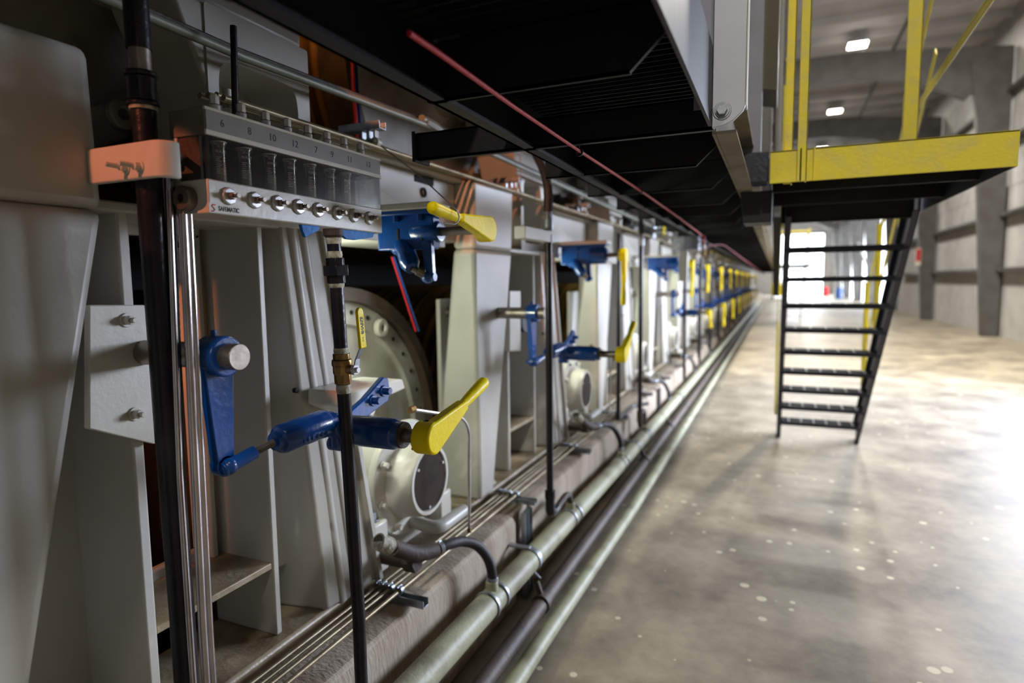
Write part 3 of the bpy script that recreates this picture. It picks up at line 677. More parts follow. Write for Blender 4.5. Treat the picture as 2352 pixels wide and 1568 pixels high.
polished('steel_tube', 'left of the two polished tubes running side by side under the flow meter panel', (420, 492), (466, 1446), -1.135, .0092, CHROME)
polished('steel_tube', 'right of the two polished tubes running side by side under the flow meter panel', (434, 492), (482, 1446), -1.135, .0075, CHROME)
h0, h1 = at(398, 430, X=-1.2), at(430, 1300, X=-1.2); hb = []
for i in range(90):
    t_ = i/89; hb.append((t_*(h1-h0).length, .0035+.0006*(i % 2)))
obj('braided_hose', MB().lathe(h0, h1-h0, hb, 8).cyl(h1, V(h1.x, h1.y, .5), .0035, n=8), RUBBER, None, 0, 'thin dark braided hose hanging between the polished tubes', 'hose')

# pipes of the following bays
def riser(label, X, Y, z0, z1, r=.0185, coup=None, group='dark upright pipes along the plinth'):
    T = thing('riser_pipe', label, 'pipe', (X, Y, z0), group)
    obj('pipe', MB().cyl(V(X, Y, z0), V(X, Y, z1), r, n=18), BLKP, T)
    if coup:
        obj('coupling', MB().cyl(V(X, Y, coup), V(X, Y, coup+.055), r*1.35, n=18).cyl(V(X, Y, coup+.055), V(X, Y, coup+.10), r*1.15, n=6), ZINC, T, .002)
        obj('hose_tail', MB().tube(arc([V(X, Y, coup+.09), V(X, Y, coup+.25), V(X-.06, Y-.12, coup+.45)], .12), r*1.25, 16), RUBBER, T)
    return T
P2 = at(1262, 900, X=-1.05).y
R2 = riser('second dark upright pipe, elbow at its foot turning onto the big pale pipe', -1.05, P2, .45, 1.84, coup=1.86)
E0 = V(-1.05, P2, .47); S0 = V(-1.04, P2+.34, .34)
obj('elbow', MB().tube(arc([E0+V(0, 0, .03), V(-1.05, P2, .40), V(-1.05, P2+.1, .40)], .05, 8), .025, 18).cyl(E0+V(0, 0, .02), E0+V(0, 0, .06), .028, n=20), BLKP, R2)
obj('return_pipe', MB().tube(arc([V(-1.05, P2+.09, .40), V(-1.05, P2+.26, .42), V(-1.05, P2+.32, .40), V(-1.05, P2+.34, .33)], .05, 8), .018, 16), RUST, R2)
obj('white_clamp', MB().box(-1.09, -1.035, P2-.34, P2+.05, 1.80, 1.855), PAINTW, R2, .003)
rr = riser('third dark upright pipe with a hose tail bending back at its top', -1.05, P2+PITCH+.02, .36, 1.90, coup=1.90)
obj('foot_tee', MB().cyl(V(-1.05, P2+PITCH+.02, .40), V(-1.05, P2+PITCH+.02, .50), .027, n=18).tube(arc([V(-1.05, P2+PITCH+.02, .47), V(-1.05, P2+PITCH+.22, .47), V(-1.05, P2+PITCH+.22, .34)], .06), .02, 14), RUST, rr)
rb = riser('slim grey upright pipe behind the hanging yellow handle of the second upper crank', -1.15, at(1421, 700, X=-1.15).y, .52, 1.98, .017)
yb = at(1421, 700, X=-1.15).y
obj('foot_elbow', MB().tube(arc([V(-1.15, yb, .54), V(-1.15, yb, .50), V(-1.15, yb+.5, .50), V(-1.05, yb+.7, .50)], .05), .018, 14), BLKP, rb)
r4 = riser('fourth dark upright pipe, right of the third lower crank', -1.05, P2+2*PITCH+.5, .36, 1.95)
for k in range(1, 13):
    dup(r4, (0, PITCH*k*.75, 0), '%s dark upright pipe of the outer row, blurred' % ORD[k+3])
    dup(r4, (-.1, PITCH*k*.75+.7, 0), '%s dark upright pipe of the inner row, blurred, nearer the frames' % ORD[k-1])

# ================================================================== BIG PIPE, FLOOR PIPES, TUBES
bp = [V(-1.05, -3, .36), V(-1.05, 2.0, .295), V(-1.05, 4.5, .235), V(-1.05, 7.5, .215), V(-1.05, 40, .2)]
T = thing('condensate_pipe', 'large pale weathered pipe running along the foot of the concrete plinth', 'pipe', (-1.05, 3, .2))
obj('pipe_run', MB().tube(bp, .053, 28), WEATH, T)
def bpz(y_):
    for i in range(len(bp)-1):
        if bp[i].y <= y_ <= bp[i+1].y:
            t_ = (y_-bp[i].y)/(bp[i+1].y-bp[i].y); return bp[i].z+(bp[i+1].z-bp[i].z)*t_
    return .2
def saddle(y_):
    z = bpz(y_)
    s_ = MB().ring(V(-1.05, y_-.055, z), (0, 1, 0), .060, .053, .014, 28).ring(V(-1.05, y_+.04, z), (0, 1, 0), .060, .053, .014, 28)
    obj('saddle_clamp', s_, ZINC, T, .001); obj('saddle_boss', MB().cyl(V(-1.05, y_, z+.045), V(-1.05, y_, z+.085), .026, n=20), WEATH, T, .003)
HY1 = at(1130, 1350, X=-1.05).y
for y_ in (HY1, P2+.34, at(1425, 1080, X=-1.05).y, P2+PITCH+.24, P2+2*PITCH): saddle(y_)
for y_ in (at(1215, 1260, X=-1.05).y, 4.9, 7.4, 10):
    z = bpz(y_); obj('pipe_strap', MB().ring(V(-1.05, y_, z), (0, 1, 0), .059, .052, .03, 28).box(-1.165, -1.05, y_, y_+.03, z+.052, z+.062).cyl(V(-1.03, y_+.015, z-.06), V(-1.0, y_+.015, z-.085), .006, n=6), ZINC, T, .001)
obj('floor_pipe', MB().tube([V(-.875, -3, .088), V(-.875, 2.3, .088), V(-.85, 4, .085), V(-.85, 40, .08)], .036, 20), WEATH, None, 0, 'pale pipe lying lowest and furthest out on the floor beside the plinth', 'pipe')
cb = MB()
T3 = thing('drain_pipe', 'brown pipe on the floor between the big pale pipe and the plinth', 'pipe', (-.97, 2, .05))
obj('pipe_run', MB().tube([V(-.965, -3, .12), V(-.965, 40, .10)], .037, 20), BRPIPE, T3)
for y_ in (at(1240, 1380, X=-.965).y, at(1480, 1060, X=-.965).y, 6.2):
    obj('pipe_collar', MB().ring(V(-.965, y_, .12), (0, 1, 0), .045, .037, .05, 24), BRPIPE, T3, .004)
    obj('stub', MB().cyl(V(-.965, y_+.02, .15), V(-1.0, y_+.05, .20), .014, n=12), RUST, T3)
# small tubes on the plinth edge
TT = [(-1.325, .0065), (-1.298, .0055), (-1.272, .0065), (-1.232, .0075)]
for i, (x, r) in enumerate(TT):
    obj('oil_tube', MB().tube([V(x, -2, .492), V(x, 1.2, .491), V(x+.003, 2.8, .493), V(x, 5, .49), V(x, 40, .49)], r, 10), TUBEM, None, 0,
        ['innermost of the four thin tubes along the plinth edge', 'second tube from the frames of the four thin tubes on the plinth', 'third tube from the frames of the four thin tubes on the plinth', 'outermost of the four thin tubes along the plinth edge, lightest'][i], 'tube', 'thin oil tubes on the plinth edge')
def strut_bracket(y_, label):
    T = thing('tube_bracket', label, 'bracket', (-1.24, y_, .45), 'strut brackets carrying the thin tubes')
    obj('strut_channel', MB().channel((-1.36, y_, .452), (-1.12, y_, .452), .038, .028, .004, (0, 0, 1)), ZINC, T, .001)
    for x, r in TT:
        obj('tube_clamp', MB().ring(V(x, y_-.009, .494), (0, 1, 0), .0165, r, .018, 20).box(x-.004, x+.004, y_-.009, y_+.009, .468, .48).cyl(V(x, y_-.014, .507), V(x, y_+.014, .507), .005, n=6), ZINC, T, .001)
    return T
strut_bracket(1.775, 'zinc bracket with round tube clamps at the plinth edge behind the valve pipe')
sb = strut_bracket(2.86, 'second zinc tube bracket, at the foot of the broad frame column')
dup(sb, (0, 1.02, 0), 'third zinc tube bracket, left of the second pipe elbow')
for k in range(1, 9): dup(sb, (0, 1.02+PITCH*.5*k, 0), '%s small zinc tube bracket along the plinth edge' % ORD[k+2])
# vertical struts on the plinth face
def vstrut(y_, label):
    T = thing('wall_strut', label, 'strut', (-1.15, y_, 0), 'upright strut channels on the plinth')
    for d_ in (0, .055): obj('strut_channel', MB().channel((-1.165+.012, y_+d_, 0), (-1.165+.012, y_+d_, .45), .04, .026, .004, (1, 0, 0)), ZINC, T, .001)
vstrut(2.755, 'pair of upright zinc struts in the plinth joint behind the big pale pipe'); 
obj('plinth_strut', MB().channel((-1.155, 6.6, 0), (-1.155, 6.6, .45), .05, .03, .004, (1, 0, 0)), GREYP, None, .001, 'single blue-grey upright strut on the plinth further down the aisle', 'strut')

# hoses
def hose(label, dy, first):
    T = thing('drain_hose', label, 'hose', V(-1.1, HY1+dy, .35), 'black drain hoses onto the big pipe')
    s = V(0, dy, 0)
    A = [at(868, 1243, X=-1.24), at(905, 1257, X=-1.22), at(960, 1272, X=-1.19), at(1000, 1262, X=-1.165)]
    A = [p+s for p in A]
    obj('iron_elbow', MB().tube(arc([A[1], A[2]+V(0, -.01, 0), A[3]], .05, 6), .029, 18), RUST, T)
    obj('iron_nipple', MB().cyl(A[0], A[1]+(A[2]-A[1])*.3, .024, n=18), RUST, T)
    obj('white_socket', MB().cyl(A[0], A[0]+(A[1]-A[0])*.75, .030, n=20), TAPE, T, .002)
    for q in (.95, 1.7):
        p = A[0]+(A[1]-A[0])*q; obj('thread_tape', MB().cyl(p, p+(A[1]-A[0])*.1, .0275, n=18), TAPE, T)
    pts = [A[3], at(1030, 1250, X=-1.14)+s, at(1062, 1243, X=-1.12)+s, at(1095, 1252, X=-1.09)+s, at(1118, 1278, X=-1.065)+s, at(1128, 1305, X=-1.05)+s, at(1131, 1330, X=-1.05)+s]
    sm = []
    for i in range(len(pts)-1):
        p0, p1, p2, p3 = pts[max(i-1, 0)], pts[i], pts[i+1], pts[min(i+2, len(pts)-1)]
        for j in range(6):
            t_ = j/6; sm.append(.5*((2*p1)+(-p0+p2)*t_+(2*p0-5*p1+4*p2-p3)*t_*t_+(-p0+3*p1-3*p2+p3)*t_**3))
    sm.append(pts[-1]); E = pts[-1]
    obj('rubber_hose', MB().tube(sm, .0205, 18), RUBBER, T)
    d0 = (sm[2]-sm[1]).normalized(); obj('hose_clamp', MB().ring(sm[2], d0, .024, .0205, .016, 22).cyl(sm[2]+V(0, 0, .024), sm[2]+V(.0, .016, .024), .005, n=8), ZINC, T, .0008)
    obj('hose_clamp', MB().ring(E+V(0, 0, -.005), (0, 0, 1), .024, .0205, .016, 22), ZINC, T, .0008)
    z0 = bpz(HY1+dy)+.07
    obj('hose_tail_fitting', MB().cyl(V(-1.05, E.y, z0), V(-1.05, E.y, E.z-.005), .019, n=18), ZINC, T)
    return T
H1 = hose('black rubber hose arching from the rusty elbow down to the big pale pipe, nearest', 0, True)
H2 = dup(H1, (0, at(1425, 1080, X=-1.05).y-HY1, -.03), 'second black rubber hose arching down right of the second upright pipe')
for k in range(1, 8): dup(H2, (0, PITCH*k, -.015), '%s black hose arching onto the big pipe' % ORD[k+1])
# stainless sampling tube with bend
def stub(label, dy):
    P = arc([at(948, 940, X=-1.2), at(1062, 957, X=-1.15), at(1078, 985, X=-1.15), at(1078, 1212, X=-1.15)], .05, 8)
    P = [p+V(0, dy, 0) for p in P]
    T = thing('sampling_tube', label, 'tube', P[-1], 'bent stainless tubes beside the bearing housings')
    obj('tube', MB().tube(P, .0062, 14), CHROME, T)
    obj('end_fitting', MB().cyl(P[0]-V(0, .02, 0), P[0]+V(0, .01, 0), .013, n=6), BRASS, T)
    obj('foot_fitting', MB().cyl(P[-1]-V(0, 0, .02), P[-1], .009, n=6), BRASS, T)
    return T
s1 = stub('bent stainless tube dropping right of the nearest bearing housing', 0)
dup(s1, (0, 2.33, -.0), 'thin bright straight tube right of the second bearing housing')

# ================================================================== OVERHEAD TUBES AND CONDUITS
def run(name, label, pts, r, m, cat='tube', group=None, n=12): return obj(name, MB().tube(pts, r, n), m, None, 0, label, cat, group)
run('conduit', 'grey green conduit crossing above the flow meter panel to the platform', [V(-1.35, -1, 2.24), V(-1.35, 1.29, 2.222), V(-1.35, 2.35, 2.26), V(-1.35, 6, 2.24), V(-1.35, 30, 2.2)], .0125, WEATH2)
run('conduit', 'thin dark conduit lying on top of the grey green one', [V(-1.37, -1, 2.27), V(-1.37, 1.29, 2.245), V(-1.37, 2.35, 2.283), V(-1.37, 30, 2.22)], .007, RUST)
obj('conduit_joint', MB().cyl(at(975, 278, X=-1.35), at(1003, 294, X=-1.35), .022, n=8).cyl(at(968, 272, X=-1.35), at(1012, 300, X=-1.35), .017, n=14), WEATH2, None, .001, 'lumpy painted union on the grey green conduit near the platform', 'pipe fitting')
for i, (x, z) in enumerate(((-1.415, 2.125), (-1.385, 2.122), (-1.355, 2.118), (-1.33, 2.108))):
    run('oil_line', ['rearmost thin tube of the bundle lying on the machine beam', 'second tube from the back of the bundle on the machine beam', 'third tube from the back of the bundle on the machine beam', 'front tube of the bundle lying on the machine beam'][i],
        [V(x, 1.2, z-.02), V(x, 1.8, z-.015), V(x, 3.1, z-.01), V(x, 6, z), V(x, 30, z)], .0085, TUBEM, group='tube bundle on the machine beam')
def top_bracket(y_, label, dz=0):
    T = thing('tube_bracket', label, 'bracket', (-1.4, y_, 2.1), 'brackets holding the upper tube bundle')
    obj('strut_channel', MB().channel((-1.48, y_, 2.15+dz), (-1.30, y_, 2.15+dz), .042, .028, .004, (0, 0, 1)), ZINC, T, .001)
    for x in (-1.385, -1.355, -1.33):
        obj('tube_clamp', MB().ring(V(x, y_-.012, 2.108+dz), (0, 1, 0), .017, .0085, .024, 18).box(x-.004, x+.004, y_-.012, y_+.012, 2.122+dz, 2.15+dz).cyl(V(x, y_-.018, 2.105+dz), V(x, y_+.018, 2.105+dz), .0055, n=6), PAINTW if x > -1.34 else ZINC, T, .001)
    return T
tb = top_bracket(1.86, 'zinc strut bracket clamping the tube bundle behind the flow meter panel')
dup(tb, (0, 1.27, 0), 'second bracket on the tube bundle above the second frame column')
dup(tb, (0, 2.6, 0.01), 'third bracket on the tube bundle, above the second blue gearbox')
dup(tb, (0, 4.6, 0.02), 'fourth bracket on the tube bundle, far along the beam')
# wire hanging from the bundle to the yellow handle
w0 = at(875, 335, X=-1.3); w1 = at(1050, 483, X=-.885); w2 = at(1056, 500, X=-.88); w3 = at(1048, 515, X=-.885)
obj('tie_wire', MB().tube(arc([w0, at(960, 400, X=-1.12), w1, w2, w3, at(1020, 512, X=-.90)], .04), .0022, 8), ZINC, None, 0, 'thin grey wire looped round the yellow handle and tied to the tubes above', 'wire')
# labels on machine beam
obj('beam_slot', MB().prism(yz([(953, 400), (996, 409), (996, 428), (953, 416)], -1.447), 'x', -1.46, -1.446), DARKM, FR1)
obj('beam_eyelet', MB().ring(at(972, 442, X=-1.449), (1, 0, 0), .022, .012, .006, 20), DARKM, FR1)
# upper roll fabric edge
obj('fabric_edge', MB().tube([at(808, 90, X=-1.78), at(812, 200, X=-1.78), at(822, 340, X=-1.78)], .008, 8), RED, None, 0, 'red dark edge line of the fabric beside the upper dryer cylinder', 'fabric edge')
obj('fabric_edge', MB().tube([at(815, 90, X=-1.78), at(820, 200, X=-1.78), at(830, 340, X=-1.78)], .007, 8), BLUE, None, 0, 'blue edge line of the fabric beside the upper dryer cylinder', 'fabric edge')
obj('fabric_edge', MB().tube([at(900, 590, X=-1.62), at(955, 760, X=-1.62)], .005, 8), RED, None, 0, 'red slanting fabric edge in the dark gap above the nearest dryer disc', 'fabric edge')
obj('fabric_edge', MB().tube([at(905, 590, X=-1.61), at(962, 760, X=-1.61)], .0045, 8), BLUE, None, 0, 'blue slanting fabric edge in the dark gap above the nearest dryer disc', 'fabric edge')

# ================================================================== FLOW METER PANEL
T = thing('flow_meter_panel', 'grey lubrication flow meter panel with eight glass vials and a clear cover', 'flow meter', (-1.15, 1.25, 1.754))
Y0, Y1 = .94, 1.555
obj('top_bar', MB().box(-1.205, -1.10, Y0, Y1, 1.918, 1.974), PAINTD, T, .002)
obj('number_plate', MB().box(-1.101, -1.0985, Y0+.004, Y1-.004, 1.928, 1.968), NUMP, T)
obj('plate_edge', MB().box(-1.102, -1.0965, Y0, Y1, 1.968, 1.9745).box(-1.102, -1.0965, Y0, Y1, 1.917, 1.928), PAINTW, T, .001)
obj('bottom_bar', MB().box(-1.205, -1.10, Y0, Y1, 1.755, 1.827), PAINTW, T, .003)
obj('back_post', MB().box(-1.205, -1.185, Y0, Y0+.014, 1.827, 1.918).box(-1.205, -1.185, Y1-.014, Y1, 1.827, 1.918), PAINT, T, .002)
obj('end_post', MB().box(-1.112, -1.104, Y0+.002, Y0+.012, 1.827, 1.918).box(-1.112, -1.104, Y1-.012, Y1-.002, 1.827, 1.918), CLEAR, T)
obj('clear_cover', MB().box(-1.1045, -1.1015, Y0+.001, Y1-.001, 1.827, 1.918).box(-1.18, -1.1045, Y1-.004, Y1-.001, 1.827, 1.918), CLEAR, T)
obj('shade_panel', MB().box(-1.184, -1.181, Y0+.012, Y1-.07, 1.827, 1.918), SHADEM, T)  # dark sheet added behind the vials in place of the shaded gap
obj('dark_side_panel', MB().box(-1.183, -1.122, Y0+.004, Y0+.01, 1.827, 1.918), RUST, T)
nums = ['6', '8', '10', '12', '7', '9', '11', '13']
for i in range(8):
    fx = [505, 563, 620, 666, 712, 756, 793, 830][i]; yv = at(fx, 390, X=-1.128).y
    kx, ky = [(530, 451), (590, 460), (643, 467), (691, 475), (736, 482), (780, 489), (818, 495), (853, 501)][i]
    v = obj('vial', MB().lathe(V(-1.128, yv, 1.828), (0, 0, 1), [(0, .0135), (.075, .0135), (.082, .016), (.088, .016), (.0895, .012)], 24), GLASS, T)
    fill = [.028, .034, .034, .032, .030, .030, .030, .026][i]
    obj('grease_column', MB().cyl(V(-1.128, yv, 1.829), V(-1.128, yv, 1.829+fill), .0126, n=20), OIL, v)
    obj('rim', MB().ring(V(-1.128, yv, 1.912), (0, 0, 1), .0168, .0125, .003, 24), WHITEP, v)
    tk = MB()
    for j in range(9): tk.box(-1.1145, -1.1138, yv-.009, yv-.009+(.011 if j % 2 == 0 else .008), 1.846+j*.0042, 1.8472+j*.0042)
    for z in (1.891, 1.8935): tk.box(-1.1145, -1.1138, yv-.009, yv-.003, z, z+.0009)
    obj('scale_mark', tk, WHITEP, v)
    textmesh('lettering', 'SAFCO', .0062, .0002, FACE_X, V(-1.1142, yv-.001, 1.908), WHITEP, v)
    textmesh('lettering', 'SF-1', .0062, .0002, FACE_X, V(-1.1142, yv, 1.903), WHITEP, v)
    textmesh('lettering', 'ADJ', .0085, .0002, FACE_X, V(-1.1142, yv+.005, 1.892), WHITEP, v)
    for j, ch in enumerate('ABCDEF'): textmesh('lettering', ch, .0075, .0002, FACE_X, V(-1.1142, yv+.0075, 1.880-j*.0072), WHITEP, v)
    cv = V(-1.128, yv, 0)-ORI[v.name]; RM = Matrix.Translation(V(cv.x, cv.y, 0)) @ Matrix.Rotation(math.radians(-32), 4, 'Z') @ Matrix.Translation(V(-cv.x, -cv.y, 0))
    for ch in v.children:
        if ch.name.startswith(('scale_mark', 'lettering')): ch.data.transform(RM)
    ny = at([510, 572, 624, 675, 723, 760, 800, 842][i], 300, X=-1.1).y
    textmesh('number', nums[i], .023, .0003, FACE_X, V(-1.0983, ny, 1.9475), BLKINK, T)
    # top fittings
    ty = at([494, 554, 609, 658, 705, 748, 787, 825][i], 260, X=-1.13).y
    f = obj('top_fitting', MB().cyl(V(-1.13, ty, 1.974), V(-1.13, ty, 1.979), .0145, n=20).cyl(V(-1.13, ty, 1.979), V(-1.13, ty, 1.992), .0115, n=20).cyl(V(-1.13, ty, 1.994), V(-1.13, ty, 2.012), .0105, n=6).cyl(V(-1.13, ty, 2.012), V(-1.13, ty, 2.016), .0065, n=10), SATIN, T, .001)
    # valve knobs on the lower bar
    p = at(kx-6, ky, X=-1.10)
    kn = obj('knob_base', MB().lathe(V(-1.10, p.y, p.z), (1, 0, 0), [(0, .0195), (.005, .0195), (.0075, .0175), (.008, .0)], 8), SATIN, T, .0012)
    obj('adjusting_screw', MB().cyl(V(-1.093, p.y, p.z), V(-1.080, p.y, p.z), .0080, n=8).cyl(V(-1.080, p.y, p.z), V(-1.070, p.y, p.z), .0045, n=12).cyl(V(-1.072, p.y, p.z), V(-1.068, p.y, p.z), .0058, n=12), STEEL, kn, .0006)
L0, L1 = at(480, 475, X=-1.099).y, at(550, 485, X=-1.099).y
lb = obj('name_label', MB().box(-1.1, -1.0985, L0, L1, 1.757, 1.777), LABELM, T)
textmesh('lettering', 'SAFEMATIC', .0135, .0003, FACE_X, V(-1.0982, (L0+L1)/2+.011, 1.7665), BLKINK, lb, bold=.0003, sx=.80)
ly = L0+.010
obj('logo_mark', MB().tube([V(-1.0983, ly+.0055, 1.7735), V(-1.0983, ly-.001, 1.7735), V(-1.0983, ly-.0035, 1.770), V(-1.0983, ly+.001, 1.7665), V(-1.0983, ly+.0035, 1.763), V(-1.0983, ly-.0005, 1.7595), V(-1.0983, ly-.0055, 1.7598)], .0011, 8), REDINK, lb)
pc = at(420, 455, Y=.925)
obj('end_plug', MB().lathe(V(pc.x, .94, pc.z), (0, -1, 0), [(0, .026), (.018, .026), (.021, .023), (.021, .009), (.012, .0085), (.012, 0)], 36), STEEL, T)
obj('plug_socket', MB().cyl(V(pc.x, .9285, pc.z), V(pc.x, .9235, pc.z), .0075, n=6), DARKM, T)
obj('side_bolt', MB().bolt(V(-1.18, .94, 1.868), (0, -1, 0), .008, .02, True), STEEL, T)
# blue masking tape under the panel
def tape(pts, label):
    vs = []; n = len(pts)
    b__ = MB().prism(yz(pts, -1.115), 'x', -1.122, -1.112)
    o_ = obj('tape_strip', b__, TAPEB, None, .0015, label, 'tape', 'blue masking tape under the flow meter panel')
tape([(690, 514), (735, 518), (730, 530), (700, 545), (694, 532)], 'small folded piece of blue tape hanging under the middle of the flow meter panel')
tape([(764, 520), (790, 524), (860, 531), (855, 545), (835, 548), (815, 551), (795, 549), (785, 540), (764, 536)], 'longer crumpled blue tape hanging above the valve pipe')
# bracket arm carrying the panel
T = thing('panel_bracket', 'pale bent steel bracket arm lit orange, left of the flow meter panel', 'bracket', (-1.2, .85, 1.82))
A = [V(-1.345, .85, 1.855), V(-1.148, .85, 1.855)]
for i in range(1, 9):
    a_ = PI/2*i/8; A.append(V(-1.148+.034*math.sin(a_), .85+.034*(1-math.cos(a_)), 1.855))
A.append(V(-1.114, .892, 1.855))
bb = MB(); n = len(A); hh = .036
outer = []; inner = []
for i, p in enumerate(A):
    d_ = (A[min(i+1, n-1)]-A[max(i-1, 0)]).normalized(); q_ = V(d_.y, -d_.x, 0)
    outer.append(p+q_*.0); inner.append(p-q_*.014)
poly = [(p.x, p.y) for p in outer]+[(p.x, p.y) for p in inner[::-1]]
bb.prism(poly, 'z', 1.819, 1.892); obj('arm', bb, PAINTW, T, .004)
obj('spacer', MB().cyl(V(-1.125, .885, 1.872), V(-1.17, .942, 1.872), .009, n=14), STEEL, T)
for px in ((290, 385), (322, 383)):
    p = at(*px, Y=.85); obj('stud', MB().bolt(p, (0, -1, 0), .0085, .014, True).cyl(p, p+V(-.008, -.038, .002), .0052, n=12), PAINTW, T, .0008)
# dark slim rod behind the panel
run('support_rod', 'slim dark reddish rod rising behind the flow meter panel', [at(536, 60, X=-1.28), at(541, 262, X=-1.28), at(545, 290, X=-1.28)], .0085, BLKP, 'rod')
obj('plastic_cap', MB().cyl(at(520, 205, X=-1.40), at(521, 240, X=-1.40), .013, n=18).cyl(at(521, 240, X=-1.40), at(521, 250, X=-1.40), .010, n=18), PAINT, None, .001, 'cream stub fitting behind the first top fitting of the flow meter panel', 'pipe fitting')

# ================================================================== PLATFORM
T = thing('walkway_platform', 'black steel walkway platform hanging over the aisle side of the machine', 'platform', (-.6, 3, 2.0))
for side, (xa, xb_) in (('inner', (-.715, -.64)), ):
    obj('side_channel', MB().box(-.715, -.675, -4, 45, 2.0, 2.01).box(-.715, -.705, -4, 45, 2.0, 2.14).box(-.715, -.64, -4, 45, 2.13, 2.14), BLK, T)
obj('fascia_channel', MB().box(-.175, -.165, 1.80, 45, 2.0, 2.2).box(-.166, -.112, 1.80, 45, 2.0, 2.008).box(-.166, -.112, 1.80, 45, 2.192, 2.2), FASCIA, T, label='grey brown outer channel')
obj('near_fascia', MB().box(-.175, -.167, -4, 1.70, 2.0, 2.2), BLK, T)
yb_ = [-1.0, -.45, .1, .65, 1.2, 1.73]+[2.25+.57*i for i in range(60)]
for i, y_ in enumerate(yb_):
    xl = -1.08 if y_ == 1.73 else (-.83 if y_ > 1.73 else -.72)
    bm_ = MB()
    if y_ == 1.73: bm_.box(xl, -.165, y_, y_+.012, 2.0, 2.085).box(xl, -.165, y_, y_+.03, 2.0, 2.006).box(xl, -.165, y_, y_+.03, 2.079, 2.085).box(xl-.012, xl, y_-.01, y_+.08, 1.995, 2.09)
    else: bm_.prism([(xl, 2.0), (-.27, 2.0), (-.18, 2.085), (-.18, 2.12), (xl, 2.12)], 'y', y_, y_+.012).prism([(xl, 2.0), (-.27, 2.0), (-.27, 2.005), (xl, 2.005)], 'y', y_, y_+.02)
    obj('cross_beam', bm_, BLK, T)
gr = MB(); y_ = .2
for i in range(330):
    y_ = -1.5+i*.034
    gr.box(-.70, -.18, y_, y_+.004, 2.125, 2.15)
obj('grating', gr, BLK, T, kind='stuff')
gr2 = MB()
for i in range(16): gr2.box(-.69+i*.034, -.686+i*.034, -1.5, 10, 2.135, 2.142)
gr2.box(-.70, -.18, 9.5, 45, 2.13, 2.15); gr2.box(-.70, -.18, -4, 10, 2.151, 2.156)
obj('cross_rod', gr2, BLK, T, kind='stuff')
# bracket plate with bolt
T = thing('hanger_plate', 'pale steel hanger plate with one bolt at the platform edge, top centre right', 'plate', (-.12, 1.7, 2.0))
pts = [(-.166, 1.995), (-.14, 1.998), (-.115, 2.008), (-.098, 2.024), (-.09, 2.032), (-.084, 2.05), (-.084, 3.0), (-.166, 3.0)]
obj('plate', MB().prism(pts, 'y', 1.70, 1.715), PLATEM, T, .002)
obj('edge_lip', MB().box(-.088, -.083, 1.70, 1.76, 2.045, 3.0), PAINTW, T, .001)
p = at(1659, 255, Y=1.70); obj('hex_bolt', MB().cyl(p, p+V(0, -.003, 0), .0225, n=30).cyl(p+V(0, -.003, 0), p+V(0, -.006, 0), .018, n=26).cyl(p+V(0, -.006, 0), p+V(0, -.018, 0), .0135, n=6), ZINC, T, .001)
obj('inner_web', MB().box(-.215, -.167, 1.715, 1.722, 2.05, 3.0), GREYP, T)
# grey posts above platform edge
T = thing('handrail_post', 'blue grey upright post behind the hanger plate', 'post', (-.12, 3.0, 2.14))
obj('post', MB().channel((-.125, 3.0, 2.14), (-.125, 3.0, 3.6), .085, .05, .006, (0, 1, 0)), GREYP, T)
obj('box_cover', MB().prism([(-.108, 2.46), (-.022, 2.44), (-.022, 3.6), (-.108, 3.6)], 'y', 3.05, 3.35), OLIVE, None, .003, 'dark olive panel box hanging right of the blue grey post', 'panel')
obj('glass_panel', MB().box(-.115, -.06, 4.0, 4.01, 2.2, 3.9).box(-.06, -.052, 3.99, 4.02, 2.2, 3.9), CLAD, None, .001, 'pale upright machine hood panel between the grey post and yellow post', 'panel')
obj('steel_post', MB().box(-.035, .0, 3.6, 3.62, 2.14, 3.9).box(-.035, -.03, 3.6, 3.66, 2.14, 3.9), CLAD, None, .001, 'slim pale post just left of the yellow landing posts', 'post')
obj('platform_leg', MB().hexa([V(-.02, 4.3, 1.5), V(.01, 4.3, 1.5), V(.01, 4.33, 1.5), V(-.02, 4.33, 1.5)], [V(-.035, 4.3, 2.0), V(.015, 4.3, 2.0), V(.015, 4.33, 2.0), V(-.035, 4.33, 2.0)]), PRIMER, None, .002, 'short brown grey hanging strut under the left end of the landing', 'strut')

# ================================================================== LANDING AND STAIR
T = thing('stair_landing', 'landing with yellow edge beam and black underside at the stair head', 'landing', (.37, 3.5, 2.0))
LX0, LX1 = -.04, .79
obj('edge_beam', MB().box(LX0, LX1, 2.80, 2.808, 2.0, 2.13).box(LX0, LX1, 2.80, 2.85, 2.122, 2.13), YSTEEL, T, .002, 'scuffed yellow beam')
obj('connector_block', MB().box(-.155, -.045, 2.78, 2.9, 2.005, 2.13), BLKB, T, .004)
obj('connector_bracket', MB().prism([(-.15, 1.86), (-.03, 1.86), (-.03, 2.0), (-.165, 2.0)], 'y', 3.0, 3.2), BLK, T, .004)
obj('side_beam', MB().box(LX0, LX0+.008, 2.81, 4.40, 2.0, 2.12), BLK, T, .001)
obj('side_beam', MB().box(LX1-.008, LX1, 2.81, 4.40, 2.0, 2.12), BLK, T, .001)
for y_ in (3.25, 3.85): obj('joist', MB().box(LX0, LX1, y_, y_+.01, 2.02, 2.12), BLK, T)
obj('far_beam', MB().box(LX0+.05, LX1-.04, 4.40, 4.41, 1.97, 2.10).box(LX0+.05, LX1-.04, 4.385, 4.41, 1.965, 1.975), BLK, T, .001)
lg = MB()
for i in range(48): lg.box(LX0+.01, LX1-.01, 2.815+i*.033, 2.819+i*.033, 2.095, 2.12)
lg.box(LX0+.01, LX1-.01, 2.81, 4.40, 2.121, 2.126)
obj('grating', lg, BLK, T, kind='stuff')
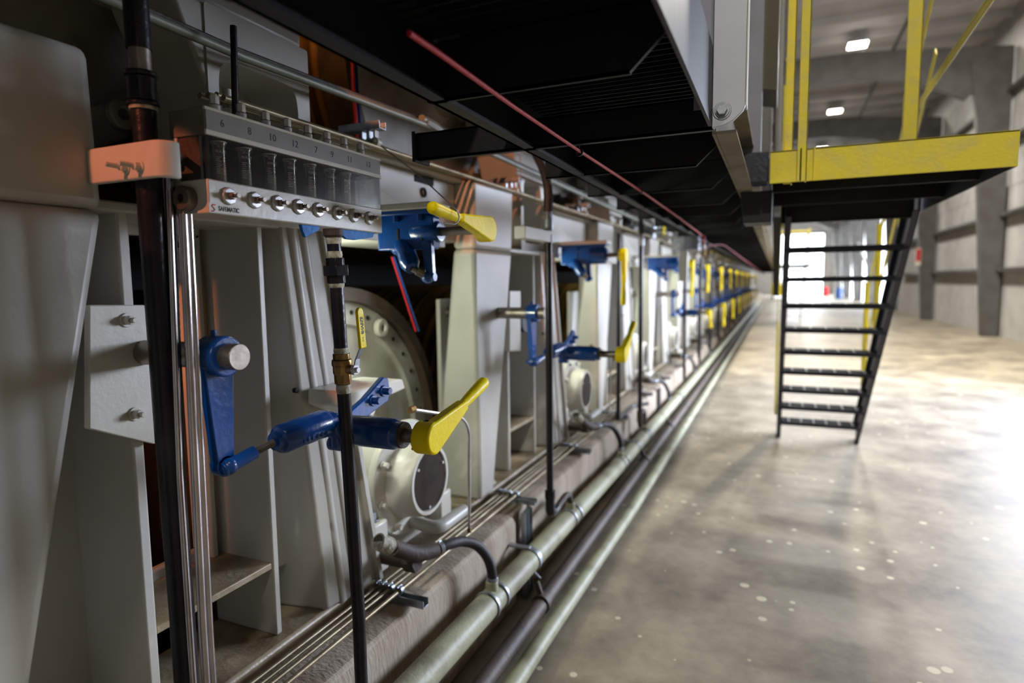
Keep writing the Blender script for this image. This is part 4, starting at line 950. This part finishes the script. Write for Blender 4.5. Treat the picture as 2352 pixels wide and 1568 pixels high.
obj('beam_stiffener', MB().box(.072, .078, 2.79, 2.80, 2.0, 2.13).box(.122, .128, 2.79, 2.80, 2.0, 2.13), YSTEEL, T)
def post(name, label, x0, x1, y_, z0, z1, d=.05):
    return obj(name, MB().box(x0, x1, y_, y_+.005, z0, z1).box(x1-.005, x1, y_, y_+d, z0, z1), YSTEEL, None, .001, label, 'post', 'yellow railing posts of the landing')
post('railing_post', 'right of the two yellow posts rising at the left end of the landing', .062, .098, 2.79, 2.0, 3.6)
post('railing_post', 'left of the two yellow posts rising at the left end of the landing', .012, .046, 2.84, 2.0, 3.6)
px0 = at(2076, 250, Y=3.6).x; px1 = at(2111, 250, Y=3.6).x
post('railing_post', 'yellow post rising at the right of the landing, where a flat bar joins it', px0, px1, 3.6, 2.12, 3.6, d=.02)
T = thing('landing_rail', 'yellow angle iron rail climbing to the right picture edge', 'railing', (.7, 3.3, 2.6))
ra, rb_ = at(2096, 262, X=.66), at(2172, 150, X=.68)
obj('rail', strip(MB(), [ra, ra+(rb_-ra)*1.0, ra+(rb_-ra)*2.2], [.022]*3, .0025), YSTEEL, T, .001)
obj('rail_lip', MB().tube([ra+V(0, 0, .017), ra+(rb_-ra)*2.2+V(0, 0, .017)], .006, 8), YSTEEL, T)
# stair
T = thing('access_stair', 'steep black steel stair with open treads and yellow rails, standing on the floor', 'stair', (.43, 6.7, 0))
def stringer(x0, x1):
    return MB().prism([(6.86, 0), (6.66, 0), (4.33, 2.0), (4.33, 2.12), (4.60, 2.12), (6.86, .15)], 'x', x0, x1)
for x0, x1, fl in ((.035, .043, .05), (.762, .77, -.05)):
    b_ = stringer(x0, x1)
    xx0, xx1 = (x0, x0+.04) if fl > 0 else (x1-.04, x1)
    b_.prism([(6.66, 0), (6.667, .006), (4.337, 2.006), (4.33, 2.0)], 'x', xx0, xx1)
    b_.prism([(6.86, .15), (6.853, .144), (4.593, 2.114), (4.60, 2.12)], 'x', xx0, xx1)
    obj('stringer', b_, BLKB, T, .001)
for k in range(1, 10):
    y_ = 6.78-k*.234; z = .2*k+.02
    td = MB().box(.043, .762, y_-.115, y_-.11, z-.035, z).box(.043, .762, y_+.10, y_+.105, z-.035, z).box(.043, .048, y_-.11, y_+.10, z-.04, z).box(.757, .762, y_-.11, y_+.10, z-.04, z)
    t_ = obj('tread', td, BLKB, T, .001)
    bars = MB()
    for j in range(7): bars.box(.048, .757, y_-.085+j*.029, y_-.081+j*.029, z-.025, z)
    obj('tread_bar', bars, BLKB, t_)
    cr = MB()
    for j in range(6): cr.box(.14+j*.11, .145+j*.11, y_-.11, y_+.10, z-.006, z+.002)
    obj('cross_rod', cr, ZINC, t_)
for x_ in (.80,):
    def sr(z0_, y_a=4.3, y_b=6.75): return [V(x_, y_a, z0_-(y_a-4.76)*.79), V(x_, y_b, z0_-(y_b-4.76)*.79)]
    obj('handrail', strip(MB(), sr(3.04), [.034, .034], .004), YSTEEL, T, .001)
    obj('mid_rail', strip(MB(), sr(2.53), [.026, .026], .004), YSTEEL, T, .001)
    for y_ in (5.0, 6.0, 6.62):
        z = 3.04-(y_-4.76)*.79; obj('rail_post', MB().box(x_-.035, x_-.029, y_, y_+.05, z-1.0, z).box(x_-.035, x_+.004, y_, y_+.005, z-1.0, z), YSTEEL, T, .001)
x_ = .02
obj('handrail', strip(MB(), [V(x_, 4.4, 3.0), V(x_, 6.7, 1.12)], [.018, .018], .004), YSTEEL, T, .001)
for y_ in (4.5, 6.6):
    z = 2.05-(y_-4.4)*.81; obj('rail_post', MB().box(x_-.012, x_+.012, y_, y_+.03, z-.02, z+.9), YSTEEL, T, .001)

# second stair far away
T2 = thing('access_stair', 'small far second stair with a yellow rail, left of the near stair', 'stair', (.5, 26, 0))
obj('stringer', MB().prism([(26.4, 0), (26.2, 0), (24, 1.95), (24, 2.1), (26.4, .15)], 'x', .06, .09), BLKB, T2)
obj('stringer', MB().prism([(26.4, 0), (26.2, 0), (24, 1.95), (24, 2.1), (26.4, .15)], 'x', .86, .89), BLKB, T2)
for k in range(1, 10): obj('tread', MB().box(.09, .86, 26.2-k*.235, 26.4-k*.235, .2*k, .2*k+.03), BLKB, T2)
obj('landing', MB().box(-.1, 1.0, 22.6, 24, 2.0, 2.12), BLKB, T2, .002)
for x_ in (.03, .95): obj('rail_post', MB().box(x_-.02, x_+.02, 22.7, 22.75, 2.1, 3.3), YSTEEL, T2)
obj('handrail', MB().tube([V(-.1, 22.7, 3.2), V(.95, 22.7, 3.2), V(.95, 24, 3.2), V(.95, 26.3, 1.1)], .03, 8), YSTEEL, T2)

# ================================================================== PULL CORD, CONTROL BOX
cp = [at(940, 76, Z=1.985), at(1005, 120, Z=1.985), at(1180, 245, Z=1.985), at(1330, 346, Z=1.985), at(1470, 437, Z=1.985), at(1560, 500, Z=1.98), at(1612, 540, Z=1.95)]
T = thing('pull_cord', 'red emergency pull cord stretched under the black platform', 'cord', cp[2])
obj('cord', MB().tube(cp, .0048, 10), RED, T)
for p in (cp[3], cp[4]): obj('eye_ring', MB().ring(p+V(0, 0, -.004), (0, 1, 0), .012, .006, .006, 14).cyl(p+V(0, 0, .008), p+V(0, 0, .02), .003, n=6), BLK, T)
obj('pull_cord', MB().tube(arc([at(1622, 566, Y=5.95), at(1660, 560, Y=6.6), at(1700, 590, Y=8.5), at(1740, 618, Y=13), at(1758, 632, Y=17)], 1.0), .006, 10), CORDD, None, 0, 'dark red slack cord drooping beyond the control box', 'cord')
bxY = 5.9; c0 = at(1545, 575, Y=bxY); c1 = at(1573, 536, Y=bxY); c2 = at(1604, 575, Y=bxY)
T = thing('control_box', 'grey control box with red lever switch on top of the machine beam', 'control box', c0)
obj('enclosure', MB().box(c0.x, c1.x, bxY, bxY+.2, c0.z, c1.z), ZINC, T, .004)
obj('cover', MB().box(c1.x+.004, c2.x, bxY-.02, bxY+.2, c0.z, c1.z), GREYP, T, .004)
obj('lock_knob', MB().cyl(V(c0.x+.06, bxY-.02, c0.z+.05), V(c0.x+.06, bxY, c0.z+.05), .014, n=14), SATIN, T)
obj('cable_gland', MB().cyl(V(c0.x+.04, bxY+.1, c1.z), V(c0.x+.04, bxY+.1, c1.z+.03), .018, n=12).cyl(V(c0.x+.09, bxY+.1, c1.z), V(c0.x+.09, bxY+.1, c1.z+.03), .018, n=12), ZINC, T)
q = at(1617, 533, Y=bxY); q2 = at(1655, 530, Y=bxY)
obj('lever_switch', MB().tube([q, q2], .010, 10).cyl(q+V(0, 0, .01), at(1617, 572, Y=bxY), .010, n=10), REDS, T)
obj('switch_hub', MB().ball(q, .02).ball(at(1617, 566, Y=bxY), .016).ball(at(1606, 556, Y=bxY), .014), SATIN, T)
obj('support_stand', MB().box(c0.x+.05, c0.x+.13, bxY+.05, bxY+.1, 1.60, c0.z), PAINT, T, .004)

# cluttered valves on top of the far machine
for k in range(12):
    yv = 7.2+k*1.12
    T = thing('valve_cluster', '%s blurred valve cluster beyond the control box, on the machine beam' % (ORD[k] if k else 'first'), 'valve', (-1.3, yv, 2.1), 'valves on top of the far machine')
    obj('body', MB().cyl(V(-1.35, yv, 2.1), V(-1.35, yv, 2.2), .04, n=12).ball(V(-1.35, yv, 2.22), .05, 12).cyl(V(-1.45, yv, 2.18), V(-1.22, yv, 2.18), .025, n=10), [ZINC, PAINTW, BRASS][k % 3], T)
    obj('hand_wheel', MB().ring(V(-1.22, yv, 2.18), (1, 0, 0), .05, .035, .012, 18), [YEL, PAINTW, YEL][k % 3], T)
for k in range(4):
    yv = 3.9+k*1.0
    T = thing('steam_joint', ['dark steam joint with pale knobs above the beam, nearest of its row', 'second steam joint in the dark above the machine beam', 'third steam joint above the beam, left of the control box', 'steam joint right behind the control box'][k], 'steam joint', (-1.6, yv, 2.2), 'steam joints above the beam')
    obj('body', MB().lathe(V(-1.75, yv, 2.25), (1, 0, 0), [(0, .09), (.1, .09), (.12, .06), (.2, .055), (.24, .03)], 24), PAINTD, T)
    obj('knob', MB().ball(V(-1.49, yv+.05, 2.2), .02), SATIN, T); obj('knob', MB().ball(V(-1.49, yv-.04, 2.29), .018), SATIN, T)
    obj('hand_wheel', MB().ring(V(-1.5, yv, 2.36), (0, 0, 1), .05, .036, .012, 18).cyl(V(-1.5, yv, 2.3), V(-1.5, yv, 2.37), .008, n=8), YEL if k == 0 else RUST, T)

# ================================================================== FAR AISLE
T = thing('fork_truck', 'far yellow industrial truck standing beside the end of the machine', 'truck', (.2, 58, 0))
obj('body', MB().prism([(56.5, .3), (59, .3), (59, 1.2), (58.2, 1.5), (56.5, 1.2)], 'x', -.45, .75), YEL, T, .05)
obj('mast', MB().box(-.3, -.22, 56.2, 56.35, .1, 2.6).box(.5, .58, 56.2, 56.35, .1, 2.6).box(-.3, .58, 56.2, 56.3, 2.5, 2.6), BLKB, T)
obj('cab_frame', MB().box(-.4, -.34, 57, 57.06, 1.2, 2.3).box(.64, .7, 57, 57.06, 1.2, 2.3).box(-.4, .7, 57, 58.5, 2.3, 2.38), BLKB, T)
for x_ in (-.4, .58):
    for y_ in (56.9, 58.5): obj('wheel', MB().cyl(V(x_, y_, .3), V(x_+.14, y_, .3), .3, n=18), RUBBER, T)
for i, (x_, y_, m_, lb_, cat) in enumerate(((4.3, 66, REDS, 'small far red drum standing before the right wall', 'drum'), (4.7, 57, BLUE, 'small far blue drum standing before the right wall', 'drum'))):
    obj('drum', MB().lathe(V(x_, y_, 0), (0, 0, 1), [(0, .28), (.3, .28), (.31, .295), (.33, .28), (.6, .28), (.61, .295), (.63, .28), (.9, .28)], 20), m_, None, 0, lb_, cat)
obj('wall_sign', MB().box(4.86, 5.04, 27.84, 27.86, 2.1, 2.75), LABELM, None, .003, 'red and white sign on the nearest right wall column', 'sign')
SG = bpy.data.objects['wall_sign']
obj('red_panel', MB().box(4.875, 5.025, 27.83, 27.842, 2.25, 2.72), REDS, SG)
obj('diagonal_brace', MB().tube([V(5.3, 58.4, 6.8), V(5.3, 43.5, 1.8)], .06, 8), CLAD, None, 0, 'pale diagonal brace rod crossing the bright right wall bays', 'brace')
obj('roof_machine', MB().box(2.0, 3.0, 33, 34, 6.1, 6.35).box(1.85, 1.95, 33.2, 33.4, 6.1, 6.9).cyl(V(2.1, 33.5, 6.5), V(2.9, 33.5, 6.5), .12, n=14).box(3.0, 3.15, 33.4, 33.6, 6.3, 6.75), GREYP, None, .01, 'grey pipework unit seen over the yellow landing beam', 'machine')
